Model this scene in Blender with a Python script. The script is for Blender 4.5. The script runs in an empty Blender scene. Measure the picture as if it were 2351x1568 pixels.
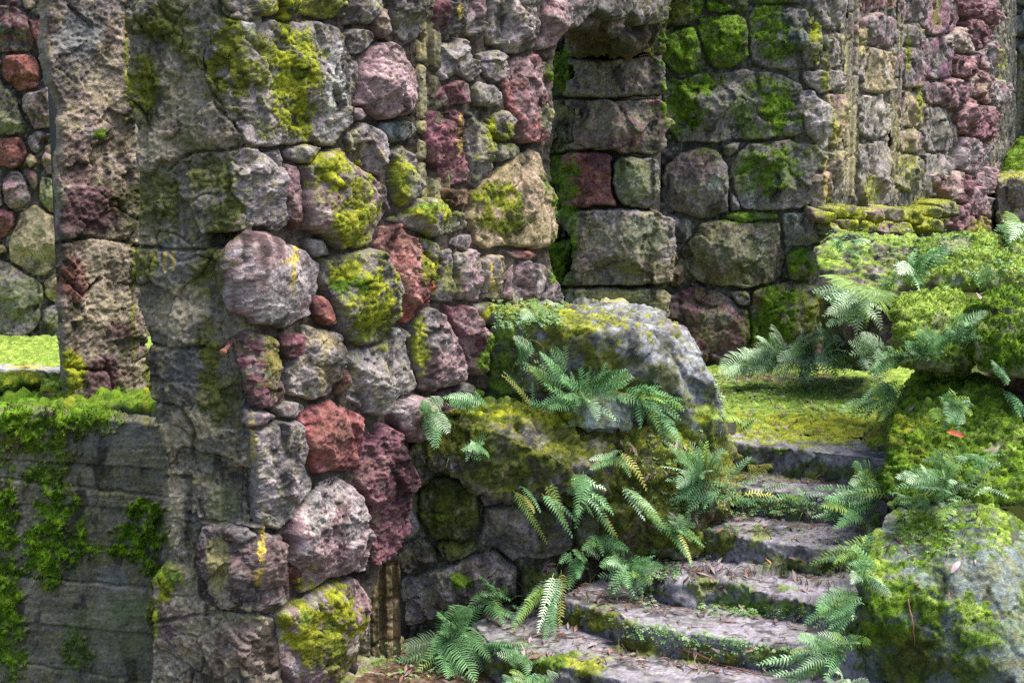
import bpy, bmesh, math, random
import numpy as np
R = math.radians
SC = bpy.context.scene
COL = SC.collection
random.seed(7)

# ------------------------------------------------------------------ camera, sky, sun, exposure
PITCH = 8.0
CAMZ = 1.88
cam = bpy.data.objects.new('camera', bpy.data.cameras.new('camera'))
COL.objects.link(cam)
cam.location = (0, 0, CAMZ)
cam.rotation_euler = (R(90 - PITCH), 0, 0)
cam.data.lens = 50
cam.data.sensor_width = 36
cam.data.clip_end = 1000
SC.camera = cam

SUN_AZ, SUN_EL = 94.0, 66.0            # azimuth measured clockwise from +Y, towards +X
world = bpy.data.worlds.new("World")
SC.world = world
world.use_nodes = True
wn = world.node_tree.nodes
sky = wn.new('ShaderNodeTexSky')
sky.sky_type = 'NISHITA'
sky.sun_disc = False
sky.sun_elevation = R(SUN_EL)
sky.sun_rotation = R(SUN_AZ)
sky.dust_density = 2.5
world.node_tree.links.new(sky.outputs[0], wn['Background'].inputs[0])
wn['Background'].inputs[1].default_value = 0.132
sl = bpy.data.lights.new('sun', 'SUN')
sl.energy = 3.9
sl.angle = R(36)
sl.color = (1.0, 0.95, 0.86)
so = bpy.data.objects.new('sun', sl)
COL.objects.link(so)
so.rotation_euler = (R(90 - SUN_EL), 0, R(180 - SUN_AZ))
so.location = (6, 4, 9)
SC.view_settings.view_transform = 'Standard'
SC.view_settings.look = 'None'
SC.view_settings.gamma = 1
SC.view_settings.exposure = 1.2
SC.cycles.use_denoising = False
SC.cycles.use_adaptive_sampling = False

# ------------------------------------------------------------------ view geometry (authoring grid: 2351 x 1568)
FX = 2351 * 50 / 36.0
cp, sp = math.cos(R(PITCH)), math.sin(R(PITCH))
CAM = np.array([0, 0, CAMZ])

def ray(x, y):
    cx = (x - 1175.5) / FX
    cy = -(y - 784) / FX
    return np.array([cx, cp + cy * sp, -sp + cy * cp])

def at(x, y, D):
    d = ray(x, y)
    return CAM + d * (D / d[1])

def atz(x, y, z):
    d = ray(x, y)
    return CAM + d * ((z - CAMZ) / d[2])

def proj(P):
    q = P - CAM
    z = q[:, 1] * cp - q[:, 2] * sp
    yy = q[:, 1] * sp + q[:, 2] * cp
    return 1175.5 + FX * q[:, 0] / z, 784 - FX * yy / z

# ------------------------------------------------------------------ noise
_rs = np.random.RandomState(5)
_perm = np.concatenate([_rs.permutation(256)] * 3).astype(np.int32)
_g = _rs.randn(256, 3).astype(np.float32)
_g /= np.linalg.norm(_g, axis=1)[:, None]

def pn(p):
    p = p.astype(np.float32)
    fl = np.floor(p)
    i = fl.astype(np.int32) & 255
    f = p - fl
    w = f * f * f * (f * (f * 6 - 15) + 10)
    out = 0
    for a in (0, 1):
        wa = w[:, 0] if a else 1 - w[:, 0]
        pa = _perm[i[:, 0] + a]
        for b in (0, 1):
            wb = w[:, 1] if b else 1 - w[:, 1]
            pb = _perm[pa + i[:, 1] + b]
            for c in (0, 1):
                wc = w[:, 2] if c else 1 - w[:, 2]
                g = _g[_perm[pb + i[:, 2] + c]]
                out = out + wa * wb * wc * (g[:, 0] * (f[:, 0] - a) + g[:, 1] * (f[:, 1] - b) + g[:, 2] * (f[:, 2] - c))
    return out * 1.5

def off(seed):
    return np.array([(seed * 17.13) % 97, (seed * 5.71) % 89, (seed * 31.7) % 83])

def fbm(p, freq, octv=4, seed=0, gain=.5):
    a, s = 1.0, 0.0
    q = p * freq + off(seed)
    for k in range(octv):
        s = s + a * pn(q)
        q = q * 2.03 + 11.3
        a *= gain
    return s

def ridge(p, freq, octv=3, seed=0):
    a, s = 1.0, 0.0
    q = p * freq + off(seed)
    for k in range(octv):
        s = s + a * (1 - 2 * np.abs(pn(q)))
        q = q * 2.1 + 7.7
        a *= .5
    return s / 1.75

def cells(p, freq, seed=0):
    """nearest / second nearest feature distance, offset to the nearest feature, and its random id"""
    q = p * freq + off(seed)
    fl = np.floor(q)
    f1 = np.full(len(q), 9.0)
    f2 = np.full(len(q), 9.0)
    idn = np.zeros(len(q), np.int32)
    dv = np.zeros((len(q), 3))
    for a in (-1, 0, 1):
        for b in (-1, 0, 1):
            for c in (-1, 0, 1):
                ci = (fl + (a, b, c)).astype(np.int32) & 255
                h = _perm[_perm[_perm[ci[:, 0]] + ci[:, 1]] + ci[:, 2]]
                pt = fl + (a, b, c) + .5 + .42 * _g[h]
                d = q - pt
                dd = np.sqrt((d * d).sum(1))
                m = dd < f1
                f2 = np.where(m, f1, np.minimum(f2, dd))
                f1 = np.where(m, dd, f1)
                idn = np.where(m, h, idn)
                dv[m] = d[m]
    return f1, f2, dv, idn

def ss(a, b, x):
    t = np.clip((x - a) / (b - a), 0, 1)
    return t * t * (3 - 2 * t)

# ------------------------------------------------------------------ materials
def nt(name):
    m = bpy.data.materials.new(name)
    m.use_nodes = True
    n = m.node_tree.nodes
    return m, n, m.node_tree.links, n['Principled BSDF']

def rock_material(name, s1=38, s2=150, bump=.55, rough=.93, lo=.62, hi=1.4):
    m, n, l, b = nt(name)
    at_ = n.new('ShaderNodeAttribute'); at_.attribute_name = 'col'
    tc = n.new('ShaderNodeTexCoord')
    n1 = n.new('ShaderNodeTexNoise'); n1.inputs['Scale'].default_value = s1; n1.inputs['Detail'].default_value = 6; n1.inputs['Roughness'].default_value = .7
    n2 = n.new('ShaderNodeTexNoise'); n2.inputs['Scale'].default_value = s2; n2.inputs['Detail'].default_value = 3
    l.new(tc.outputs['Object'], n1.inputs['Vector']); l.new(tc.outputs['Object'], n2.inputs['Vector'])
    r = n.new('ShaderNodeMapRange'); r.inputs[1].default_value = .32; r.inputs[2].default_value = .68
    r.inputs[3].default_value = lo; r.inputs[4].default_value = hi
    l.new(n1.outputs[0], r.inputs[0])
    mx = n.new('ShaderNodeMix'); mx.data_type = 'RGBA'; mx.blend_type = 'MULTIPLY'; mx.inputs[0].default_value = 1
    l.new(at_.outputs['Color'], mx.inputs[6]); l.new(r.outputs[0], mx.inputs[7])
    l.new(mx.outputs[2], b.inputs['Base Color'])
    b.inputs['Roughness'].default_value = rough
    b.inputs['Specular IOR Level'].default_value = .25
    ad = n.new('ShaderNodeMath'); ad.operation = 'ADD'
    l.new(n1.outputs[0], ad.inputs[0]); l.new(n2.outputs[0], ad.inputs[1])
    bp = n.new('ShaderNodeBump'); bp.inputs['Strength'].default_value = bump; bp.inputs['Distance'].default_value = .012
    l.new(ad.outputs[0], bp.inputs['Height']); l.new(bp.outputs[0], b.inputs['Normal'])
    return m

M_ROCK = rock_material('rough_rock')
M_MORTAR = rock_material('old_mortar', 30, 120, .7, .97)
M_SLAB = rock_material('worn_slab', 22, 120, .4, .75, .75, 1.25)
M_CONC = rock_material('weathered_concrete', 18, 90, .4, .95, .75, 1.25)
M_GROUND = rock_material('mossy_ground', 60, 200, .6, .98, .6, 1.4)

def leaf_material(name, trans=.35, rough=.45, spec=.5):
    m, n, l, b = nt(name)
    a = n.new('ShaderNodeAttribute'); a.attribute_name = 'col'
    tc = n.new('ShaderNodeTexCoord')
    nz = n.new('ShaderNodeTexNoise'); nz.inputs['Scale'].default_value = 40
    l.new(tc.outputs['Object'], nz.inputs['Vector'])
    r = n.new('ShaderNodeMapRange'); r.inputs[1].default_value = .3; r.inputs[2].default_value = .7; r.inputs[3].default_value = .75; r.inputs[4].default_value = 1.25
    l.new(nz.outputs[0], r.inputs[0])
    mx = n.new('ShaderNodeMix'); mx.data_type = 'RGBA'; mx.blend_type = 'MULTIPLY'; mx.inputs[0].default_value = 1
    l.new(a.outputs['Color'], mx.inputs[6]); l.new(r.outputs[0], mx.inputs[7])
    l.new(mx.outputs[2], b.inputs['Base Color'])
    b.inputs['Roughness'].default_value = rough
    b.inputs['Specular IOR Level'].default_value = spec
    if trans:
        t = n.new('ShaderNodeBsdfTranslucent')
        l.new(mx.outputs[2], t.inputs[0])
        ms = n.new('ShaderNodeMixShader'); ms.inputs[0].default_value = trans
        l.new(b.outputs[0], ms.inputs[1]); l.new(t.outputs[0], ms.inputs[2])
        l.new(ms.outputs[0], n['Material Output'].inputs[0])
    return m

M_TUFT = leaf_material('moss_blades', .3, .8, .15)
M_FERN = leaf_material('fern_leaf', .3, .5, .3)
M_LITTER = leaf_material('dry_litter', 0, .8, .2)

# ------------------------------------------------------------------ mesh helpers
def link_mesh(name, V, F, mat, parent=None, col=None, smooth=True):
    me = bpy.data.meshes.new(name)
    V = np.asarray(V, np.float32); F = np.asarray(F, np.int32)
    me.vertices.add(len(V)); me.vertices.foreach_set('co', V.ravel())
    k = F.shape[1]
    me.loops.add(F.size); me.loops.foreach_set('vertex_index', F.ravel())
    me.polygons.add(len(F)); me.polygons.foreach_set('loop_start', np.arange(0, F.size, k, dtype=np.int32))
    me.update(calc_edges=True)
    if smooth:
        me.polygons.foreach_set('use_smooth', np.ones(len(F), bool))
    if col is not None:
        a = me.attributes.new('col', 'FLOAT_COLOR', 'POINT')
        c = np.ones((len(V), 4), np.float32); c[:, :3] = col
        a.data.foreach_set('color', c.ravel())
    me.materials.append(mat)
    o = bpy.data.objects.new(name, me)
    COL.objects.link(o)
    if parent is not None:
        o.parent = parent
    return o

def vnormals(V, F):
    a, b, c = V[F[:, 0]], V[F[:, 1]], V[F[:, 2]]
    if F.shape[1] == 4:
        n = np.cross(V[F[:, 2]] - a, V[F[:, 3]] - b)
    else:
        n = np.cross(b - a, c - a)
    N = np.zeros_like(V)
    for k in range(F.shape[1]):
        for j in range(3):
            N[:, j] += np.bincount(F[:, k], weights=n[:, j], minlength=len(V))
    return N / (np.linalg.norm(N, axis=1)[:, None] + 1e-12)

def tag(o, label=None, cat=None, group=None, kind=None):
    if label: o['label'] = label
    if cat: o['category'] = cat
    if group: o['group'] = group
    if kind: o['kind'] = kind
    return o

def thing(name, loc, label, cat, group=None):
    o = bpy.data.objects.new(name, None)
    COL.objects.link(o)
    # the Empty stands at the origin so that its parts keep world coordinates in their meshes
    o.empty_display_size = .2
    tag(o, label, cat, group)
    return o

# colours (linear albedo)
GY = (.20, .178, .184); LG = (.30, .266, .272); DG = (.09, .083, .08); PK = (.265, .19, .20)
PU = (.15, .08, .092); RD = (.23, .11, .10); TN = (.33, .27, .19); GT = (.20, .20, .13)
BR = (.13, .085, .06); PG = (.22, .175, .175); BL = (.03, .03, .032); BG = (.22, .24, .245)
MOSS = {'h': ((.17, .31, .012), (.07, .14, .006)), 'y': ((.31, .33, .02), (.12, .145, .010)), 'g': ((.14, .24, .012), (.05, .10, .006)),
        'd': ((.085, .105, .010), (.04, .055, .008)), 'l': ((.29, .39, .07), (.12, .19, .022)),
        'o': ((.15, .16, .015), (.06, .075, .01))}

# patches of growth, stain and some painted shade: kind, cx, cy, rx, ry, strength
PATCH = []
CRACKS = []

def finish(name, V, F, parent, c1, c2, mat=None, moss=0, mk='y', thick=.009, seed=0, dens=1.0, use_patch=True,
           speck=.5, up=.6, mfreq=9.0, D=8.0, streak=0, tufts=True, olive=.55, bladelen=1.0, redge=0):
    """colour, moss growth and link"""
    V = np.asarray(V, float)
    N = vnormals(V, F)
    n1 = fbm(V, 3.2, 3, seed + 1)
    n2 = fbm(V, 14, 3, seed + 2)
    n3 = fbm(V, 55, 2, seed + 3)
    c1 = np.array(c1, float); c2 = np.array(c2, float)
    for c in (c1, c2):
        g_ = c.mean(); c[:] = np.clip(g_ + (c - g_) * 1.4, .01, 1) * .80
    red = c1[0] / max(c1[1], .01)
    if red > 1.45: speck = min(speck, .22); olive = min(olive, .15)
    t = ss(-.35, .35, n1 + .5 * n2)[:, None]
    col = c1 * (1 - t) + c2 * t
    n4 = fbm(V, 110, 2, seed + 4)
    col = col * np.clip(1 + .30 * n2[:, None] + .45 * n3[:, None] + .55 * n4[:, None], .2, 2.2)
    # pale crust lichen and dark mineral staining
    lw = ss(.24, .40, fbm(V, 22, 3, 40 + seed) + .25 * n1) * speck
    col = col * (1 - lw[:, None] * .6) + np.array((.37, .37, .33)) * lw[:, None] * .6
    ow = ss(.10, .34, fbm(V, 16, 4, 140 + seed, .65) + .35 * n4) * olive
    col = col * (1 - ow[:, None]) + np.array((.19, .18, .07)) * (1 + .5 * n3[:, None]) * ow[:, None]
    S = V * np.array([1, 1, .35])
    dk = ss(.20, .40, fbm(S, 7, 4, 60 + seed))
    col = col * (1 - .62 * dk[:, None])
    px, py = proj(V)
    rag = .95 * fbm(V, 11, 4, 77, .6) + .5 * n3 + .3 * n4
    mw = np.zeros(len(V)); mc = np.zeros((len(V), 3)); mt = ss(-.4, .5, n2 + n3 * .8)[:, None]
    if moss > 0:
        w = ss(0, .50, moss * 1.5 - .9 + up * (N[:, 2] - .2) + .75 * fbm(V, mfreq, 4, seed + 9) + .3 * n3)
        a, b = MOSS[mk]
        mw = w
        mc = np.array(a) * mt + np.array(b) * (1 - mt)
    if use_patch:
        x0, x1, y0, y1 = px.min(), px.max(), py.min(), py.max()
        for kind, cx, cy, rx, ry, st in PATCH:
            if cx + 1.4 * rx < x0 or cx - 1.4 * rx > x1 or cy + 1.4 * ry < y0 or cy - 1.4 * ry > y1:
                continue
            rr = ((px - cx) / rx) ** 2 + ((py - cy) / ry) ** 2
            if kind[0] == 'm':
                w = ss(-.08, .7, 1.0 - rr + rag * 1.25) * st
                a, b = MOSS[kind[1]]
                m_ = (np.array(a) * mt + np.array(b) * (1 - mt))
                mc = mc * (1 - w[:, None]) + m_ * w[:, None]
                mw = np.maximum(mw, w)
            elif kind == 'clear':
                w = ss(-.08, .7, 1.0 - rr + rag * 1.25) * st
                mw = mw * (1 - w)
            else:
                w = ss(0, .35, 1.0 - rr + rag * (1.5 if kind in ('Y', 'W') else .5)) * st
                if kind in ('Y', 'W'): w = w * ss(-.12, .12, fbm(V, 48, 2, 91) + .25)
                cc = {'Y': (.50, .37, .06), 'W': (.48, .50, .46), 'pu': (.125, .07, .075), 'dk': (.05, .05, .045),
                      'rd': (.17, .08, .065), 'tn': (.34, .285, .20), 'gr': (.17, .19, .10), 'ye': (.36, .32, .12), 'gy': (.2, .2, .2)}[kind]
                v = (1 + .35 * n3 + .25 * n2)[:, None]
                col = col * (1 - w[:, None]) + np.array(cc) * v * w[:, None]
    lump = .5 + .8 * fbm(V, 11, 2, 20) + .7 * fbm(V, 28, 2, 21) + .4 * fbm(V, 85, 2, 22)
    if thick > .015:
        fa = cells(V + .02 * np.column_stack([pn(V * 9), pn(V * 9 + 5), pn(V * 9 + 9)]), 11, 71)[0]
        lump = lump + 1.5 * (.5 - fa)
    V = V + N * (mw * thick * lump)[:, None]
    bare = ss(.25, .6, n3 + .4 * n2)[:, None] * .35
    big = ss(-.1, .6, fbm(V, 4.5, 3, 31))[:, None] * .45
    mc = mc * (1 - big) + mc * np.array((.75, .62, .8)) * big
    mc2 = mc * (1 - bare) + np.array((.08, .055, .02)) * bare
    col = np.clip(col * (1 - mw[:, None]) + mc2 * mw[:, None], .008, .85)
    o = link_mesh(name, V, F, mat or M_ROCK, parent, col)
    if tufts and mw.max() > .4:
        add_tufts(o, V, F, N, mw, mc, D, dens, seed, bladelen)
    return o

TUFTS = [0]
def add_tufts(parent, V, F, N, mw, mc, D, dens, seed, bladelen=1.0):
    rng = np.random.RandomState(seed + 99)
    a, b, c, d = (V[F[:, k]] for k in range(4))
    area = .5 * np.linalg.norm(np.cross(c - a, d - b), axis=1)
    m = mw[F].mean(1)
    m = np.where(m > .22, np.minimum(1, m * 1.15) ** 1.3, 0)
    fc = (a + b + c + d) / 4
    fn = N[F].mean(1)
    vis = ((CAM - fc) * fn).sum(1) > -.3
    px = (D / 1422.0)
    lam = area * m * vis * dens * .42 / (px * px)
    cnt = rng.poisson(lam)
    idx = np.repeat(np.arange(len(F)), cnt)
    n = len(idx)
    if n < 4:
        return
    if n > 40000:
        idx = rng.choice(idx, 40000, replace=False); n = 40000
    TUFTS[0] += n
    r1 = rng.rand(n, 1); r2 = rng.rand(n, 1)
    P = (a[idx] * (1 - r1) + b[idx] * r1) * (1 - r2) + (d[idx] * (1 - r1) + c[idx] * r1) * r2
    nn = fn[idx]
    L = (px * 1.45 * bladelen) * (.6 + .9 * rng.rand(n, 1))
    dr = nn * .75 + rng.randn(n, 3) * .42 + np.array((0, 0, -.18))
    dr /= np.linalg.norm(dr, axis=1)[:, None]
    sd = np.cross(dr, rng.randn(n, 3)); sd /= np.linalg.norm(sd, axis=1)[:, None] + 1e-9
    base = P - nn * .003
    W = L * .26
    T = np.stack([base - sd * W, base + sd * W, base + dr * L], 1).reshape(-1, 3)
    Ft = np.arange(n * 3).reshape(-1, 3)
    cl = mc[F[idx, 0]]
    bad = cl.sum(1) < .02
    cl[bad] = (.1, .13, .015)
    cl = cl * (.6 + 1.1 * rng.rand(n, 1) ** 1.4)
    cl = np.repeat(cl, 3, 0)
    cl[2::3] *= 1.35
    link_mesh('moss', T, Ft, M_TUFT, parent, np.clip(cl, 0, .8), smooth=False)

# ------------------------------------------------------------------ wall surfaces: folded vertical sheets
class Surf:
    def __init__(s, pts, bend=.05, lean=0.0):
        s.P = [np.array(p, float) for p in pts]
        s.bend = bend
        s.L = [0]
        s.d = []; s.n = []
        for a, b in zip(s.P, s.P[1:]):
            l = np.linalg.norm(b - a); d = (b - a) / l
            s.d.append(d); s.n.append(np.array([d[1], -d[0]])); s.L.append(s.L[-1] + l)
    def uv(s, x, y, o=0.0):
        d = ray(x, y)
        best = None
        for k in range(len(s.d)):
            n = s.n[k]; p0 = s.P[k] + n * o
            den = n @ d[:2]
            if abs(den) < 1e-6: continue
            t = (n @ (p0 - CAM[:2])) / den
            if t <= 0: continue
            h = CAM + d * t
            u = (h[:2] - p0) @ s.d[k] + s.L[k]
            lo = -9 if k == 0 else s.L[k]
            hi = 99 if k == len(s.d) - 1 else s.L[k + 1]
            e = max(lo - u, 0, u - hi)
            if best is None or e < best[0]:
                best = (e, min(max(u, lo), hi), h[2])
        return best[1], best[2]
    def raw(s, u):
        u = np.asarray(u)
        X = np.zeros((len(u), 2)); Nn = np.zeros((len(u), 2))
        for k in range(len(s.d)):
            m = np.ones(len(u), bool)
            if k > 0: m &= u >= s.L[k]
            if k < len(s.d) - 1: m &= u < s.L[k + 1]
            X[m] = s.P[k] + (u[m] - s.L[k])[:, None] * s.d[k]
            Nn[m] = s.n[k]
        return X, Nn
    def pos(s, u, v, h):
        X = 0; Nn = 0
        for w, q in ((.2, -1), (.2, -.5), (.2, 0), (.2, .5), (.2, 1)):
            a, b = s.raw(u + q * s.bend)
            X = X + w * a; Nn = Nn + w * b
        Nn = Nn / np.linalg.norm(Nn, axis=1)[:, None]
        X = X + Nn * h[:, None]
        return np.column_stack([X, v])

def chaikin(p, it=1):
    p = np.array(p, float)
    for _ in range(it):
        q = np.roll(p, -1, 0)
        p = np.stack([p * .86 + q * .14, p * .14 + q * .86], 1).reshape(-1, 2)
    return p

def segdist(P, poly):
    best = np.full(len(P), 1e9); near = np.zeros_like(P)
    inside = np.zeros(len(P), bool)
    n = len(poly)
    for i in range(n):
        a, b = poly[i], poly[(i + 1) % n]
        ab = b - a
        t = np.clip(((P - a) @ ab) / (ab @ ab + 1e-12), 0, 1)
        c = a + t[:, None] * ab
        d = np.sqrt(((P - c) ** 2).sum(1))
        m = d < best
        best = np.where(m, d, best); near[m] = c[m]
        cr = ((a[1] > P[:, 1]) != (b[1] > P[:, 1]))
        with np.errstate(divide='ignore', invalid='ignore'):
            xi = a[0] + (P[:, 1] - a[1]) / (b[1] - a[1]) * (b[0] - a[0])
        inside ^= cr & (P[:, 0] < xi)
    return best, near, inside

def grid_in(poly, s):
    lo, hi = poly.min(0) - s, poly.max(0) + s
    nx = int((hi[0] - lo[0]) / s) + 2; ny = int((hi[1] - lo[1]) / s) + 2
    gx, gy = np.meshgrid(lo[0] + s * np.arange(nx), lo[1] + s * np.arange(ny))
    P = np.column_stack([gx.ravel(), gy.ravel()])
    d, near, ins = segdist(P, poly)
    keep = ins | (d < .8 * s)
    outm = keep & ~ins
    P[outm] = near[outm]
    d = np.where(ins, d, 0)
    idx = np.arange(nx * ny).reshape(ny, nx)
    q = np.stack([idx[:-1, :-1], idx[:-1, 1:], idx[1:, 1:], idx[1:, :-1]], -1).reshape(-1, 4)
    q = q[keep[q].all(1)]
    used = np.unique(q)
    mp = -np.ones(nx * ny, int); mp[used] = np.arange(len(used))
    return P[used], d[used], mp[q]

SEED = [100]
def stone(surf, poly, c1, c2=None, bulge=.07, moss=0, mk='y', parent=None, name='stone', D=8.0, o=.04, rough=1.0, lava=0, flat=0,
          mat=None, step=1.25, it=1, back=.20, rim=None, grow=.0, **kw):
    SEED[0] += 1
    sd = SEED[0]
    rng = np.random.RandomState(sd)
    c2 = c2 or c1
    uvp = np.array([surf.uv(x, y, o) for x, y in poly])
    cc_ = uvp.mean(0); vv_ = uvp - cc_; uvp = cc_ + vv_ * (1 + (grow + .004 / np.maximum(np.linalg.norm(vv_, axis=1), .05))[:, None])
    # orientation independent; round corners then roughen the outline
    p = chaikin(uvp, it)
    pp = []
    for i in range(len(p)):
        a, b = p[i], p[(i + 1) % len(p)]
        m = max(1, int(np.linalg.norm(b - a) / .035))
        for k in range(m): pp.append(a + (b - a) * k / m)
    p = np.array(pp)
    q3 = np.column_stack([p, np.full(len(p), sd * 1.7)])
    p = p + .016 * np.column_stack([fbm(q3, 9, 3, 3), fbm(q3, 9, 3, 4)])
    s = step * D / 1422.0
    P, d, F = grid_in(p, s)
    if len(F) < 4: return None
    rmax = max(d.max(), .01)
    c = P[d.argmax()]
    rm = rim or min(.22 * rmax + .005, .028)
    t = np.clip(d / rm, 0, 1)
    edge = -back * (1 - t) ** 2.6
    dome = bulge * 1.1 * np.clip(1 - (1 - np.clip(d / rmax, 0, 1)) ** 4, 0, 1) ** .6
    h = dome
    if not flat:
        size = (p.max(0) - p.min(0)).max()
        for k in range(12):
            an = rng.rand() * 6.283; m_ = .10 + 1.0 * rng.rand() ** 1.3
            dd = (P - c) @ np.array([math.cos(an), math.sin(an)])
            H = bulge * (.7 + .5 * rng.rand()) - m_ * (dd - rmax * (.2 + .6 * rng.rand()))
            h = np.minimum(h, np.maximum(H, .15 * bulge))
    h = h + edge + o
    W = surf.pos(P[:, 0], P[:, 1], h)
    q = W + off(sd)
    wq = q + .04 * np.column_stack([pn(q * 9), pn(q * 9 + 5), pn(q * 9 + 9)])
    f1, f2, dv, idn = cells(wq, 5.0, sd)
    _, _, dvb, idb = cells(wq, 15.0, sd + 3)
    gb = _g[(idb * 5 + sd) & 255]; facb = ((dvb * gb).sum(1) * .6 + .25 * gb[:, 0]) / 15
    g = _g[(idn * 7 + sd) & 255]
    fac = ((dv * g).sum(1) * .6 + .25 * g[:, 0]) / 5.0
    amp = rough * min(1.0, rmax / .12 + .25) * ss(0, .03, d)
    p1, p2, _, _ = cells(q, 42, sd + 8)
    dh = .32 * fac + .34 * facb + .010 * fbm(q, 6, 2, 1) + .006 * fbm(q, 20, 3, 2, .65) + .0065 * fbm(q, 65, 2, 3, .7) - .006 * ss(.42, .1, p1) * ss(-.1, .5, fbm(q, 5, 2, 6))
    if lava:
        l1, l2, _, _ = cells(q + .012 * np.column_stack([pn(q * 40), pn(q * 40 + 5), pn(q * 40 + 9)]), 34, sd + 5)
        dh = dh + lava * (.008 * fbm(q, 26, 3, 4, .7) - .010 * ss(.5, .15, l1))
    h2 = h + dh * amp
    W = surf.pos(P[:, 0], P[:, 1], h2)
    return finish(name, W, F, parent, c1, c2, mat=mat, moss=moss, mk=mk, seed=sd, D=D, **kw)

def panel(surf, poly, c1, c2, parent, name, D=8.0, o=0.0, style='stucco', back=.10, step=1.3, rim=.03, base=0.0, boards=None, recess=(), amp=1.0, **kw):
    """one continuous rough sheet of masonry with a thick irregular edge"""
    SEED[0] += 1; sd = SEED[0]
    p = np.array([surf.uv(x, y, o) for x, y in poly])
    pp = []
    for i in range(len(p)):
        a, b = p[i], p[(i + 1) % len(p)]
        m = max(1, int(np.linalg.norm(b - a) / .03))
        for k in range(m): pp.append(a + (b - a) * k / m)
    p = np.array(pp)
    q3 = np.column_stack([p, np.full(len(p), sd * 1.7)])
    p = p + .02 * np.column_stack([fbm(q3, 9, 3, 3), fbm(q3, 9, 3, 4)])
    P, d, F = grid_in(p, step * D / 1422.0)
    h = base - back * (1 - np.clip(d / rim, 0, 1)) ** 2
    W = surf.pos(P[:, 0], P[:, 1], h)
    q = W + off(sd)
    px, py = proj(W)
    if style == 'stucco':
        f1, f2, dv, idn = cells(q + .06 * np.column_stack([pn(q * 6), pn(q * 6 + 5), pn(q * 6 + 9)]), 5.5, sd)
        lv = _g[(idn * 3 + sd) & 255]
        crackm = ss(.0, .07, f2 - f1)
        h = h + amp * (.016 * lv[:, 0] + .018 * fbm(q, 4, 3, 1) + .011 * ridge(q, 17, 3, 2) + .006 * fbm(q, 50, 3, 3)
                       - .012 * (1 - crackm) * ss(-.2, .3, fbm(q, 3, 2, 8)))
    elif style == 'board':
        for (ya, yb, yc, lvl) in boards:     # board joints: y at x=0, y at x=370, depth, level of the board below
            yl = ya + (yb - ya) * px / 370 + 4 * fbm(q, 8, 2, 5)
            h = h - yc * np.exp(-((py - yl) / 2.6) ** 2) + lvl * ss(-1.5, 1.5, py - yl)
        S = q * np.array([1, 1, 9])
        h = h + .003 * fbm(S, 6, 4, 2) + .006 * fbm(q, 5, 3, 3) + .002 * fbm(q, 60, 2, 4)
    else:
        h = h + amp * (.03 * fbm(q, 6, 4, 1, .6) + .006 * fbm(q, 50, 2, 3))
    for (x0, y0, x1, y1, dp) in recess:
        w = ss(x0 - 5, x0 + 5, px) * ss(x1 + 5, x1 - 5, px) * ss(y0 - 4, y0 + 4, py) * ss(y1 + 4, y1 - 4, py)
        h = h - dp * w
    for cr in CRACKS:
        Q = np.column_stack([px, py])
        a = np.array(cr, float)
        if a[:, 0].max() < px.min() or a[:, 0].min() > px.max() or a[:, 1].max() < py.min() - 5 or a[:, 1].min() > py.max() + 5: continue
        bd = np.full(len(Q), 1e9)
        for i in range(len(a) - 1):
            ab = a[i + 1] - a[i]
            t = np.clip(((Q - a[i]) @ ab) / (ab @ ab), 0, 1)
            bd = np.minimum(bd, np.sqrt(((Q - a[i] - t[:, None] * ab) ** 2).sum(1)))
        bd = bd + 3 * fbm(q, 20, 2, 9)
        h = h - .045 * np.exp(-(np.maximum(bd, 0) / 3.2) ** 2)
    W = surf.pos(P[:, 0], P[:, 1], h)
    return finish(name, W, F, parent, c1, c2, seed=sd, D=D, **kw)

def clip_poly(poly, a, b, c):
    out = []
    n = len(poly)
    for i in range(n):
        p, q = poly[i], poly[(i + 1) % n]
        dp = a * p[0] + b * p[1] - c; dq = a * q[0] + b * q[1] - c
        if dp <= 0: out.append(p)
        if dp * dq < 0:
            t = dp / (dp - dq); out.append((p[0] + (q[0] - p[0]) * t, p[1] + (q[1] - p[1]) * t))
    return out

def inpoly(x, y, poly):
    r = False
    for i in range(len(poly)):
        a, b = poly[i], poly[i - 1]
        if (a[1] > y) != (b[1] > y) and x < a[0] + (y - a[1]) / (b[1] - a[1]) * (b[0] - a[0]): r = not r
    return r

def voro(region, w, h, seed, shrink=.90, taken=()):
    """irregular courses of stones filling a region"""
    rnd = random.Random(seed)
    xs = [p[0] for p in region]; ys = [p[1] for p in region]
    sites = []
    y = min(ys) - h; row = 0
    while y < max(ys) + h:
        x = min(xs) - w + (row % 2) * w / 2
        while x < max(xs) + w:
            sites.append((x + rnd.uniform(-.36, .36) * w, y + rnd.uniform(-.36, .36) * h)); x += w
        y += h; row += 1
    out = []
    for i, (sx, sy) in enumerate(sites):
        if not inpoly(sx, sy, region): continue
        if any(inpoly(sx, sy, t) for t in taken): continue
        poly = [(sx - w, sy - h), (sx + w, sy - h), (sx + w, sy + h), (sx - w, sy + h)]
        for j, (tx, ty) in enumerate(sites):
            if j == i or abs(tx - sx) > 2.6 * w or abs(ty - sy) > 2.6 * h: continue
            a, b = (tx - sx) / w ** 2, (ty - sy) / h ** 2
            c = a * (tx + sx) / 2 + b * (ty + sy) / 2
            poly = clip_poly(poly, a, b, c)
            if len(poly) < 3: break
        if len(poly) >= 3:
            out.append([(sx + (px - sx) * shrink, sy + (py - sy) * shrink) for px, py in poly])
    return out

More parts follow.
